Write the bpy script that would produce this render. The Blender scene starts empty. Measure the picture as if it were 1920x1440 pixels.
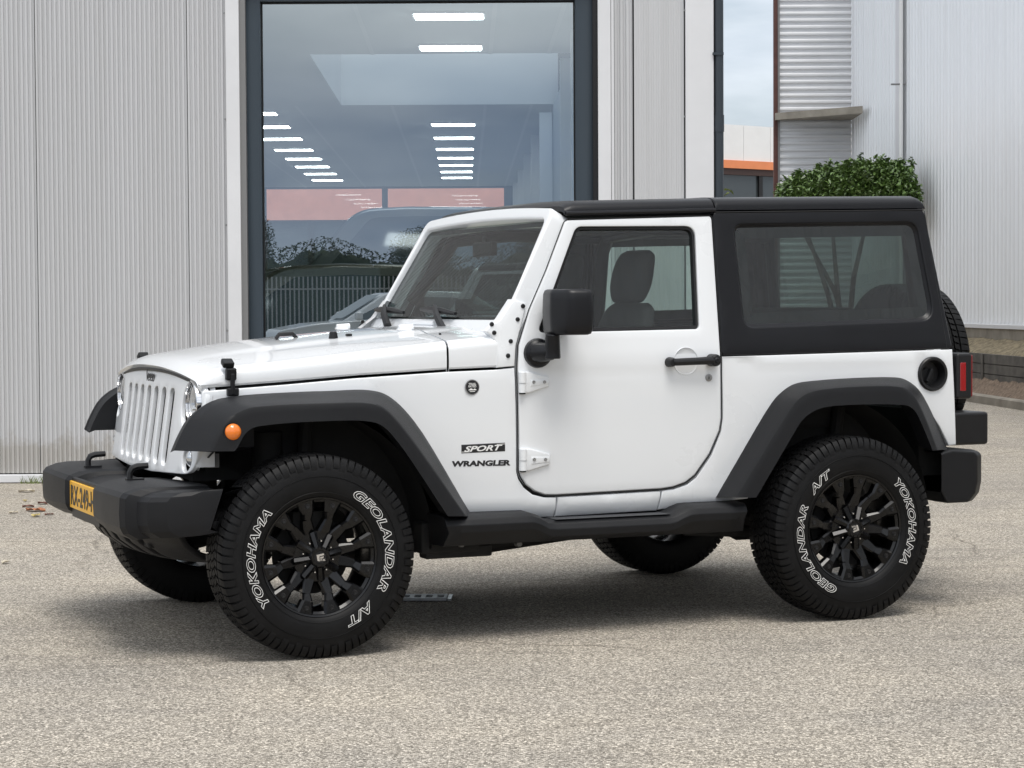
import bpy, bmesh, math, random
from mathutils import Vector, Matrix
from mathutils.geometry import delaunay_2d_cdt, intersect_point_tri_2d
PI = math.pi
rad = math.radians
random.seed(7)
SC = bpy.context.scene
COL = SC.collection

# ------------------------------------------------------------------ camera
F_PX, PITCH, ROLL, CAM_Z = 4064.281, 0.03679, -0.00575, 1.3726
YAW, CAR_X, CAR_Y = 0.40452, -1.14058, 9.28816
_c, _s, _cr, _sr = math.cos(PITCH), math.sin(PITCH), math.cos(ROLL), math.sin(ROLL)
_R, _U, _F = Vector((1, 0, 0)), Vector((0, _s, _c)), Vector((0, _c, -_s))
CR = _R * _cr + _U * _sr
CU = _U * _cr - _R * _sr
CAMP = Vector((0, 0, CAM_Z))
cam_d = bpy.data.cameras.new('camera')
cam = bpy.data.objects.new('camera', cam_d)
COL.objects.link(cam)
cam.matrix_world = Matrix(((CR.x, CU.x, -_F.x, 0), (CR.y, CU.y, -_F.y, 0), (CR.z, CU.z, -_F.z, CAM_Z), (0, 0, 0, 1)))
cam_d.sensor_width = 36
cam_d.lens = F_PX / 1920 * 36
cam_d.clip_start = 0.1
cam_d.clip_end = 2000
SC.camera = cam

# ------------------------------------------------------------------ sky, sun, exposure
SUN_EL, SUN_AZ = rad(68), rad(165)          # azimuth clockwise from +Y
W = bpy.data.worlds.new('World')
SC.world = W
W.use_nodes = True
nt = W.node_tree
nt.nodes.clear()
N = nt.nodes.new
out = N('ShaderNodeOutputWorld'); bg = N('ShaderNodeBackground')
sky = N('ShaderNodeTexSky'); sky.sky_type = 'NISHITA'; sky.sun_disc = False
sky.sun_elevation = SUN_EL; sky.sun_rotation = SUN_AZ; sky.air_density = 1.0; sky.dust_density = 1.5
tc = N('ShaderNodeTexCoord')
mp = N('ShaderNodeMapping'); mp.inputs['Scale'].default_value = (1.5, 1.5, 5.5); mp.inputs['Location'].default_value = (0.3, 0.1, 0.45)
nz = N('ShaderNodeTexNoise'); nz.inputs['Scale'].default_value = 1.7; nz.inputs['Detail'].default_value = 9; nz.inputs['Roughness'].default_value = 0.55
rp = N('ShaderNodeValToRGB'); rp.color_ramp.elements[0].position = 0.36; rp.color_ramp.elements[1].position = 0.60
rp.color_ramp.elements[0].color = (0.35, 0.35, 0.35, 1)
nz2 = N('ShaderNodeTexNoise'); nz2.inputs['Scale'].default_value = 2.6; nz2.inputs['Detail'].default_value = 6
rp2 = N('ShaderNodeValToRGB')
rp2.color_ramp.elements[0].position = 0.30; rp2.color_ramp.elements[0].color = (3.9, 4.9, 6.8, 1)
rp2.color_ramp.elements[1].position = 0.66; rp2.color_ramp.elements[1].color = (13.5, 13.9, 14.4, 1)
mx = N('ShaderNodeMix'); mx.data_type = 'RGBA'
L = nt.links.new
L(tc.outputs['Generated'], mp.inputs['Vector']); L(mp.outputs['Vector'], nz.inputs['Vector']); L(mp.outputs['Vector'], nz2.inputs['Vector'])
sx = N('ShaderNodeSeparateXYZ'); L(tc.outputs['Generated'], sx.inputs['Vector'])
ma = N('ShaderNodeMath'); ma.operation = 'MULTIPLY_ADD'; ma.use_clamp = True; ma.inputs[1].default_value = 3.4; ma.inputs[2].default_value = -0.27; L(sx.outputs['Z'], ma.inputs[0])
mb_ = N('ShaderNodeMath'); mb_.operation = 'MULTIPLY_ADD'; mb_.inputs[1].default_value = 0.75; L(nz2.outputs['Fac'], mb_.inputs[0]); L(ma.outputs['Value'], mb_.inputs[2])
L(nz.outputs['Fac'], rp.inputs['Fac']); L(mb_.outputs['Value'], rp2.inputs['Fac'])   # cloud banks thin to blue-grey low down
L(rp.outputs['Color'], mx.inputs['Factor']); L(sky.outputs['Color'], mx.inputs['A']); L(rp2.outputs['Color'], mx.inputs['B'])
L(mx.outputs['Result'], bg.inputs['Color']); bg.inputs['Strength'].default_value = 0.075
L(bg.outputs['Background'], out.inputs['Surface'])
sun_d = bpy.data.lights.new('sun', 'SUN'); sun_d.energy = 1.8; sun_d.angle = rad(28); sun_d.color = (1.0, 0.965, 0.91)
sun = bpy.data.objects.new('sun', sun_d); COL.objects.link(sun)
sd = Vector((math.sin(SUN_AZ) * math.cos(SUN_EL), math.cos(SUN_AZ) * math.cos(SUN_EL), math.sin(SUN_EL)))
sun.rotation_euler = sd.to_track_quat('Z', 'Y').to_euler()
vs = SC.view_settings
vs.view_transform = 'Standard'; vs.look = 'None'; vs.exposure = 0.44; vs.gamma = 1.0; vs.use_curve_mapping = False
SC.cycles.max_bounces = 10; SC.cycles.transparent_max_bounces = 16; SC.cycles.glossy_bounces = 5
SC.cycles.caustics_reflective = False; SC.cycles.caustics_refractive = False

# ------------------------------------------------------------------ photograph measurements -> metres
def ray(px, py):
    return _F + CR * ((px - 960) / F_PX) - CU * ((py - 720) / F_PX)
def wall_pt(px, py, Y):                      # point of the world plane y = Y
    r = ray(px, py); return CAMP + r * (Y / r.y)
def ground_pt(px, py, z=0.0):
    r = ray(px, py); return CAMP + r * ((z - CAM_Z) / r.z)
_cy, _sy = math.cos(YAW), math.sin(YAW)
def to_car(v):
    d = v - Vector((CAR_X, CAR_Y, 0)); return Vector((d.x * _cy + d.y * _sy, -d.x * _sy + d.y * _cy, d.z))
_CC = to_car(CAMP)
def at_y(px, py, y):                         # point of the car's own plane y = const
    r = ray(px, py); rc = Vector((r.x * _cy + r.y * _sy, -r.x * _sy + r.y * _cy, r.z))
    return _CC + rc * ((y - _CC.y) / rc.y)
def clamp(v, a, b): return max(a, min(b, v))
def half_width(x, z):                        # half the body's width: tapers to the nose, leans in above the belt, tucks in at the sill
    w = 0.83
    t = clamp((0.95 - x) / 1.33, 0, 1.1); w -= 0.125 * t
    if z > 1.14: w -= (z - 1.14) * 0.145
    else: w -= 0.010 * clamp((0.95 - z) / 0.35, -1.0, 1.0) ** 2
    if z < 0.535: w -= (0.535 - z) * 0.62
    return w
def S(px, py, off=0.0):                      # pixel -> (x, z) on the near body side
    y = -0.8
    for _ in range(8):
        p = at_y(px, py, y); y = -(half_width(p.x, p.z) + off)
    return (p.x, p.z)
def SL(pts, off=0.0): return [S(a, b, off) for a, b in pts]

# ------------------------------------------------------------------ materials
def mat(name, color, rough=0.5, metal=0.0, coat=0.0, spec=0.5, vary=0.0, vscale=6.0, bump=0.0, bscale=300.0, emit=None, rvary=0.0):
    m = bpy.data.materials.new(name); m.use_nodes = True
    t = m.node_tree; b = t.nodes['Principled BSDF']
    b.inputs['Base Color'].default_value = (*color, 1); b.inputs['Roughness'].default_value = rough
    b.inputs['Metallic'].default_value = metal; b.inputs['Coat Weight'].default_value = coat; b.inputs['Coat Roughness'].default_value = 0.04
    b.inputs['Specular IOR Level'].default_value = spec
    co = t.nodes.new('ShaderNodeTexCoord')
    if vary or rvary:
        n = t.nodes.new('ShaderNodeTexNoise'); n.inputs['Scale'].default_value = vscale; n.inputs['Detail'].default_value = 6; n.inputs['Roughness'].default_value = 0.6
        t.links.new(co.outputs['Object'], n.inputs['Vector'])
    if vary:
        r = t.nodes.new('ShaderNodeValToRGB')
        r.color_ramp.elements[0].position = 0.3; r.color_ramp.elements[1].position = 0.7
        r.color_ramp.elements[0].color = (*[c * (1 - vary) for c in color], 1); r.color_ramp.elements[1].color = (*[min(1, c * (1 + vary)) for c in color], 1)
        t.links.new(n.outputs['Fac'], r.inputs['Fac']); t.links.new(r.outputs['Color'], b.inputs['Base Color'])
    if rvary:
        mr = t.nodes.new('ShaderNodeMapRange'); mr.inputs['To Min'].default_value = rough - rvary; mr.inputs['To Max'].default_value = rough + rvary
        t.links.new(n.outputs['Fac'], mr.inputs['Value']); t.links.new(mr.outputs['Result'], b.inputs['Roughness'])
    if bump:
        n2 = t.nodes.new('ShaderNodeTexNoise'); n2.inputs['Scale'].default_value = bscale; n2.inputs['Detail'].default_value = 3
        bp = t.nodes.new('ShaderNodeBump'); bp.inputs['Strength'].default_value = bump; bp.inputs['Distance'].default_value = 0.002
        t.links.new(co.outputs['Object'], n2.inputs['Vector']); t.links.new(n2.outputs['Fac'], bp.inputs['Height']); t.links.new(bp.outputs['Normal'], b.inputs['Normal'])
    if emit:
        b.inputs['Emission Color'].default_value = (*emit[0], 1); b.inputs['Emission Strength'].default_value = emit[1]
    return m
def glass(name, tint, gain=1.0, rough=0.0, wave=0.0, mirror=(1, 1, 1)):     # thin pane: see-through tint plus a mirror part that grows towards grazing angles
    m = bpy.data.materials.new(name); m.use_nodes = True
    t = m.node_tree; t.nodes.clear(); n = t.nodes.new; l = t.links.new
    o = n('ShaderNodeOutputMaterial'); mix = n('ShaderNodeMixShader'); tr = n('ShaderNodeBsdfTransparent'); gl = n('ShaderNodeBsdfGlossy')
    ge = n('ShaderNodeNewGeometry'); dt = n('ShaderNodeVectorMath'); dt.operation = 'DOT_PRODUCT'
    l(ge.outputs['Incoming'], dt.inputs[0]); l(ge.outputs['Normal'], dt.inputs[1])
    def mth(op, x, y=None, clampit=False):
        k = n('ShaderNodeMath'); k.operation = op; k.use_clamp = clampit
        for i, q in enumerate((x, y)):
            if q is None: continue
            if isinstance(q, (int, float)): k.inputs[i].default_value = q
            else: l(q, k.inputs[i])
        return k.outputs['Value']
    c = mth('ABSOLUTE', dt.outputs['Value']); p5 = mth('POWER', mth('SUBTRACT', 1.0, c, True), 5.0)
    fr = mth('MULTIPLY', mth('ADD', mth('MULTIPLY', p5, 0.96), 0.04), gain, True)
    tr.inputs['Color'].default_value = (*tint, 1); gl.inputs['Roughness'].default_value = rough; gl.inputs['Color'].default_value = (*mirror, 1)
    if wave:                                  # tempered glass is never quite flat
        co = n('ShaderNodeTexCoord'); nz = n('ShaderNodeTexNoise'); nz.inputs['Scale'].default_value = 5.0; nz.inputs['Detail'].default_value = 1
        bp = n('ShaderNodeBump'); bp.inputs['Strength'].default_value = wave; bp.inputs['Distance'].default_value = 0.004
        l(co.outputs['Object'], nz.inputs['Vector']); l(nz.outputs['Fac'], bp.inputs['Height']); l(bp.outputs['Normal'], gl.inputs['Normal'])
    l(fr, mix.inputs['Fac']); l(tr.outputs['BSDF'], mix.inputs[1]); l(gl.outputs['BSDF'], mix.inputs[2]); l(mix.outputs['Shader'], o.inputs['Surface'])
    return m
M = {}
M['paint'] = mat('white_car_paint', (0.80, 0.818, 0.835), 0.28, coat=1.0, rvary=0.03, vscale=3)
M['plastic'] = mat('textured_black_plastic', (0.0088, 0.0091, 0.0105), 0.46, spec=0.27, bump=0.25, bscale=900, vary=0.12, vscale=4, rvary=0.06)
M['hardtop'] = mat('satin_dark_hardtop', (0.0052, 0.0054, 0.0072), 0.34, spec=0.33, bump=0.12, bscale=1200, rvary=0.05, vscale=3)
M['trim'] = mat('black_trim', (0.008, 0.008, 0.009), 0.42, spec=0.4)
M['rubber'] = mat('tyre_rubber', (0.0048, 0.0048, 0.0052), 0.56, spec=0.22, vary=0.45, vscale=9, bump=0.2, bscale=220)
M['rim'] = mat('gloss_black_rim', (0.0022, 0.0022, 0.0026), 0.25, spec=0.3, coat=0.22)
M['under'] = mat('dark_underbody', (0.010, 0.010, 0.010), 0.8, vary=0.4, vscale=12)
M['inside'] = mat('dark_interior_trim', (0.022, 0.022, 0.023), 0.7, vary=0.2, vscale=8)
M['seat'] = mat('charcoal_seat_fabric', (0.020, 0.020, 0.021), 0.85, bump=0.3, bscale=500)
M['chrome'] = mat('chrome', (0.75, 0.75, 0.76), 0.12, metal=1.0)
M['steel'] = mat('dull_steel', (0.35, 0.35, 0.35), 0.4, metal=1.0, vary=0.2, vscale=30)
M['amber'] = mat('amber_lens', (0.85, 0.20, 0.01), 0.15, coat=1.0)
M['red'] = mat('red_lens', (0.30, 0.004, 0.008), 0.15, coat=1.0)
M['lens'] = mat('clear_lamp_lens', (0.62, 0.64, 0.66), 0.06, metal=0.75, coat=1.0)
M['letter'] = mat('white_lettering', (0.80, 0.80, 0.78), 0.5)
M['blackletter'] = mat('black_lettering', (0.012, 0.012, 0.014), 0.4)
M['plate'] = mat('yellow_number_plate', (0.86, 0.46, 0.03), 0.35)
M['windscreen'] = glass('windscreen_glass', (0.46, 0.52, 0.51), 0.85)
M['sideglass'] = glass('green_side_glass', (0.80, 0.89, 0.86), 1.6)
M['darkglass'] = glass('tinted_rear_glass', (0.36, 0.44, 0.42), 1.7, wave=0.6)

# ------------------------------------------------------------------ mesh helpers
class MB:
    def __init__(s): s.v, s.f, s.mi = [], [], []
    def add(s, vs, fs, mi=0):
        n = len(s.v); s.v += [tuple(v) for v in vs]
        for f in fs: s.f.append([n + i for i in f]); s.mi.append(mi)
        return s
    def box(s, c, d, rot=None, mi=0):
        x, y, z = d[0] / 2, d[1] / 2, d[2] / 2
        vs = [Vector((a * x, b * y, e * z)) for a in (-1, 1) for b in (-1, 1) for e in (-1, 1)]
        if rot is not None: vs = [rot @ v for v in vs]
        c = Vector(c)
        return s.add([v + c for v in vs], [(0, 1, 3, 2), (4, 6, 7, 5), (0, 4, 5, 1), (2, 3, 7, 6), (0, 2, 6, 4), (1, 5, 7, 3)], mi)
    def tube(s, path, r, n=10, cap=True, mi=0):
        P = [Vector(p) for p in path]; m = len(P)
        rs = r if isinstance(r, (list, tuple)) else [r] * m
        vs, fs = [], []; prev = None
        for i, p in enumerate(P):
            t = (P[min(i + 1, m - 1)] - P[max(i - 1, 0)]).normalized()
            if prev is None:
                a = Vector((0, 0, 1)) if abs(t.z) < 0.9 else Vector((1, 0, 0)); u = t.cross(a).normalized()
            else:
                u = (prev - t * prev.dot(t)).normalized()
            prev = u; w = t.cross(u)
            for k in range(n):
                q = 2 * PI * k / n; vs.append(p + (u * math.cos(q) + w * math.sin(q)) * rs[i])
        for i in range(m - 1):
            for k in range(n):
                fs.append((i * n + k, i * n + (k + 1) % n, (i + 1) * n + (k + 1) % n, (i + 1) * n + k))
        if cap: fs.append(tuple(range(n))[::-1]); fs.append(tuple((m - 1) * n + k for k in range(n)))
        return s.add(vs, fs, mi)
    def lathe(s, prof, o, n=48, axis='y', mi=0, a0=0, a1=2 * PI, closed=True):   # prof: (along axis, radius)
        o = Vector(o); vs, fs = [], []; m = len(prof)
        k_n = n if closed else n + 1
        for k in range(k_n):
            q = a0 + (a1 - a0) * k / n; c, d = math.cos(q), math.sin(q)
            for a, r in prof:
                if axis == 'y': vs.append(o + Vector((r * c, a, r * d)))
                elif axis == 'x': vs.append(o + Vector((a, r * c, r * d)))
                else: vs.append(o + Vector((r * c, r * d, a)))
        for k in range(n):
            k2 = (k + 1) % k_n
            for i in range(m - 1): fs.append((k * m + i, k * m + i + 1, k2 * m + i + 1, k2 * m + i))
        return s.add(vs, fs, mi)
    def prism(s, poly, fn, d0, d1, mi=0):      # 2-D polygon carried into space by fn(a, b, depth)
        n = len(poly)
        vs = [fn(a, b, d0) for a, b in poly] + [fn(a, b, d1) for a, b in poly]
        fs = [tuple(range(n)), tuple(range(n, 2 * n))[::-1]] + [(i, i + n, (i + 1) % n + n, (i + 1) % n) for i in range(n)]
        return s.add(vs, fs, mi)
    def grid(s, rows, mi=0, closed=False):
        nr, nc = len(rows), len(rows[0]); vs = [p for r in rows for p in r]; fs = []
        for i in range(nr - 1):
            for j in range(nc if closed else nc - 1):
                fs.append((i * nc + j, i * nc + (j + 1) % nc, (i + 1) * nc + (j + 1) % nc, (i + 1) * nc + j))
        return s.add(vs, fs, mi)
    def flip(s): s.v = [(x, -y, z) for x, y, z in s.v]; return s
    def build(s, name, m, parent=None, angle=35, bevel=0, weld=True, solid=0, subsurf=0, segs=2, fix=True):
        me = bpy.data.meshes.new(name)
        bm = bmesh.new(); bvs = [bm.verts.new(v) for v in s.v]
        for f, mi in zip(s.f, s.mi):
            try: bf = bm.faces.new([bvs[i] for i in f]); bf.material_index = mi
            except ValueError: pass
        if weld: bmesh.ops.remove_doubles(bm, verts=bm.verts, dist=2e-5)
        if fix: bmesh.ops.recalc_face_normals(bm, faces=bm.faces)
        bm.to_mesh(me); bm.free()
        for mm in (m if isinstance(m, (list, tuple)) else [m]): me.materials.append(mm)
        me.shade_smooth(); me.set_sharp_from_angle(angle=rad(angle))
        o = bpy.data.objects.new(name, me); COL.objects.link(o)
        if parent: o.parent = parent
        if solid: md = o.modifiers.new('thickness', 'SOLIDIFY'); md.thickness = solid; md.offset = 0
        if bevel:
            md = o.modifiers.new('edges', 'BEVEL'); md.width = bevel; md.segments = segs; md.limit_method = 'ANGLE'; md.angle_limit = rad(30); md.harden_normals = True
        if subsurf: md = o.modifiers.new('smooth', 'SUBSURF'); md.levels = subsurf; md.render_levels = subsurf
        return o
def thing(name, label, cat, loc=(0, 0, 0), rz=0.0, group=None):
    o = bpy.data.objects.new(name, None); COL.objects.link(o); o.location = loc; o.rotation_euler = (0, 0, rz)
    o.empty_display_size = 0.2
    return tag(o, label, cat, group)
def tag(o, label, cat, group=None):
    o['label'] = label; o['category'] = cat
    if group: o['group'] = group
    return o
def structure(o): o['kind'] = 'structure'; return o
def dup(o, parent=None):
    c = o.copy(); COL.objects.link(c)
    if parent: c.parent = parent
    for ch in list(o.children): dup(ch, c)
    return c

def area2(p): return sum(p[i][0] * p[(i + 1) % len(p)][1] - p[(i + 1) % len(p)][0] * p[i][1] for i in range(len(p))) / 2
def ccw(p): return list(p) if area2(p) > 0 else list(reversed(p))
def rnd(poly, r, n=6):                         # round every corner (r: one radius or one per corner)
    out_, m = [], len(poly)
    rr = r if isinstance(r, (list, tuple)) else [r] * m
    for i in range(m):
        p = Vector(poly[i]); a = Vector(poly[i - 1]) - p; b = Vector(poly[(i + 1) % m]) - p
        la, lb = a.length, b.length; a.normalize(); b.normalize()
        ang = math.acos(clamp(a.dot(b), -1, 1)); k = rr[i]
        if k <= 1e-6 or ang > PI - 0.05: out_.append((p.x, p.y)); continue
        d = min(k / math.tan(ang / 2), la * 0.48, lb * 0.48)
        for j in range(n + 1):
            t = j / n; q = (p + a * d) * (1 - t) ** 2 + p * 2 * t * (1 - t) + (p + b * d) * t ** 2
            out_.append((q.x, q.y))
    return out_
def spline(pts, n=6, closed=False):            # Catmull-Rom through points of any dimension
    P = [Vector(p) for p in pts]; m = len(P); o = []
    for i in range(m if closed else m - 1):
        if closed: p0, p1, p2, p3 = P[i - 1], P[i], P[(i + 1) % m], P[(i + 2) % m]
        else: p0, p1, p2, p3 = P[max(i - 1, 0)], P[i], P[i + 1], P[min(i + 2, m - 1)]
        for j in range(n):
            t = j / n
            o.append(((p1 * 2) + (p2 - p0) * t + (p0 * 2 - p1 * 5 + p2 * 4 - p3) * t * t + (p1 * 3 - p0 - p2 * 3 + p3) * t ** 3) * 0.5)
    if not closed: o.append(P[-1])
    return [tuple(v) for v in o]
def spline_c(pts, n=6):                        # centripetal Catmull-Rom: no loops where spacing changes
    P = [Vector(p) for p in pts]; P = [P[0] * 2 - P[1]] + P + [P[-1] * 2 - P[-2]]; o = []
    for i in range(1, len(P) - 2):
        p0, p1, p2, p3 = P[i - 1:i + 3]; t0 = 0.0
        t1 = t0 + max(1e-6, (p1 - p0).length) ** 0.5; t2 = t1 + max(1e-6, (p2 - p1).length) ** 0.5; t3 = t2 + max(1e-6, (p3 - p2).length) ** 0.5
        for j in range(n):
            t = t1 + (t2 - t1) * j / n
            a1 = p0 * ((t1 - t) / (t1 - t0)) + p1 * ((t - t0) / (t1 - t0)); a2 = p1 * ((t2 - t) / (t2 - t1)) + p2 * ((t - t1) / (t2 - t1)); a3 = p2 * ((t3 - t) / (t3 - t2)) + p3 * ((t - t2) / (t3 - t2))
            b1 = a1 * ((t2 - t) / (t2 - t0)) + a2 * ((t - t0) / (t2 - t0)); b2 = a2 * ((t3 - t) / (t3 - t1)) + a3 * ((t - t1) / (t3 - t1))
            o.append(tuple(b1 * ((t2 - t) / (t2 - t1)) + b2 * ((t - t1) / (t2 - t1))))
    o.append(tuple(P[-2])); return o
def offset(poly, d):                           # poly counter-clockwise; d > 0 moves inwards
    m = len(poly); o = []
    for i in range(m):
        p = Vector(poly[i]); a = (p - Vector(poly[i - 1])); b = (Vector(poly[(i + 1) % m]) - p)
        if a.length < 1e-9: a = b
        if b.length < 1e-9: b = a
        a.normalize(); b.normalize()
        na, nb = Vector((-a.y, a.x)), Vector((-b.y, b.x)); k = na + nb
        l = max(0.35, 1 + na.dot(nb)); o.append(tuple(p + k * (d / l)))
    return o
def inside(p, poly):
    x, y = p; c = False; j = len(poly) - 1
    for i in range(len(poly)):
        xi, yi = poly[i]; xj, yj = poly[j]
        if (yi > y) != (yj > y) and x < (xj - xi) * (y - yi) / (yj - yi) + xi: c = not c
        j = i
    return c
def near_edge(p, loops, d):
    px, py = p
    for lp in loops:
        for i in range(len(lp)):
            ax, ay = lp[i - 1]; bx, by = lp[i]
            dx, dy = bx - ax, by - ay; l2 = dx * dx + dy * dy or 1e-12
            t = clamp(((px - ax) * dx + (py - ay) * dy) / l2, 0, 1)
            if (ax + t * dx - px) ** 2 + (ay + t * dy - py) ** 2 < d * d: return True
    return False
def fill(mb, loops, fn, depth=0.0, step=0.08, mi=0):   # loops[0] the outline, the rest holes
    vs, es = [], []
    for lp in loops:
        n0 = len(vs); m = len(lp); vs += [Vector(p) for p in lp]; es += [(n0 + i, n0 + (i + 1) % m) for i in range(m)]
    xs = [p[0] for p in loops[0]]; ys = [p[1] for p in loops[0]]
    if step:
        nx = int((max(xs) - min(xs)) / step) + 1; ny = int((max(ys) - min(ys)) / step) + 1
        for i in range(nx + 1):
            for j in range(ny + 1):
                p = (min(xs) + (max(xs) - min(xs)) * i / nx, min(ys) + (max(ys) - min(ys)) * j / ny)
                if inside(p, loops[0]) and not any(inside(p, h) for h in loops[1:]) and not near_edge(p, loops, step * 0.35): vs.append(Vector(p))
    v2, _, f2, *_ = delaunay_2d_cdt(vs, es, [], 0, 1e-7)
    keep = []
    for f in f2:
        c = sum((v2[i] for i in f), Vector((0, 0))) / len(f)
        if inside(c, loops[0]) and not any(inside(c, h) for h in loops[1:]): keep.append(tuple(f))
    mb.add([fn(p.x, p.y, depth) for p in v2], keep, mi)
def dens(lp, step):                            # split long edges so the sheet can follow the curved surface
    if not step: return list(lp)
    o = []
    for i in range(len(lp)):
        a, b = Vector(lp[i]), Vector(lp[(i + 1) % len(lp)]); k = max(1, int((b - a).length / (step * 1.2)))
        for j in range(k): o.append(tuple(a + (b - a) * (j / k)))
    return o
def panel(mb, outer, holes, fn, r=0.006, thick=0.02, step=0.08, m=3, mi=0):   # sheet with rounded edges and returns
    outer = dens(ccw(outer), step); holes = [dens(ccw(h), step) for h in holes]
    loops, rims = [], []
    for k, lp in enumerate([outer] + holes):
        ins = offset(lp, r if k == 0 else -r); loops.append(ins); rims.append((ins, lp))
    fill(mb, loops, fn, 0.0, step, mi)
    for ins, lp in rims:
        rows = []
        for t in range(m + 1):
            q = t / m * PI / 2; sn = math.sin(q)
            rows.append([fn(a[0] + (b[0] - a[0]) * sn, a[1] + (b[1] - a[1]) * sn, r * (1 - math.cos(q))) for a, b in zip(ins, lp)])
        rows.append([fn(b[0], b[1], thick) for b in lp])
        mb.grid(rows, mi, closed=True)
    return mb
def side(a, b, d): return (a, -(half_width(a, b) - d), b)
def text_mesh(s, size=1.0, fill_=True, bevel=0.0, shear=0.0, off=0.0, extrude=0.0, spacing=1.0, res=3, bres=1):
    cu = bpy.data.curves.new('lettering', 'FONT'); cu.body = s; cu.size = size; cu.shear = shear; cu.offset = off; cu.extrude = extrude
    cu.space_character = spacing; cu.resolution_u = res; cu.bevel_depth = bevel; cu.bevel_resolution = bres
    cu.fill_mode = 'BOTH' if fill_ else 'NONE'
    o = bpy.data.objects.new('lettering', cu); COL.objects.link(o)
    bpy.context.view_layer.update()
    e = o.evaluated_get(bpy.context.evaluated_depsgraph_get()); me = e.to_mesh()
    vs = [tuple(v.co) for v in me.vertices]; fs = [tuple(p.vertices) for p in me.polygons]
    e.to_mesh_clear(); bpy.data.objects.remove(o); bpy.data.curves.remove(cu)
    return vs, fs
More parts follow.
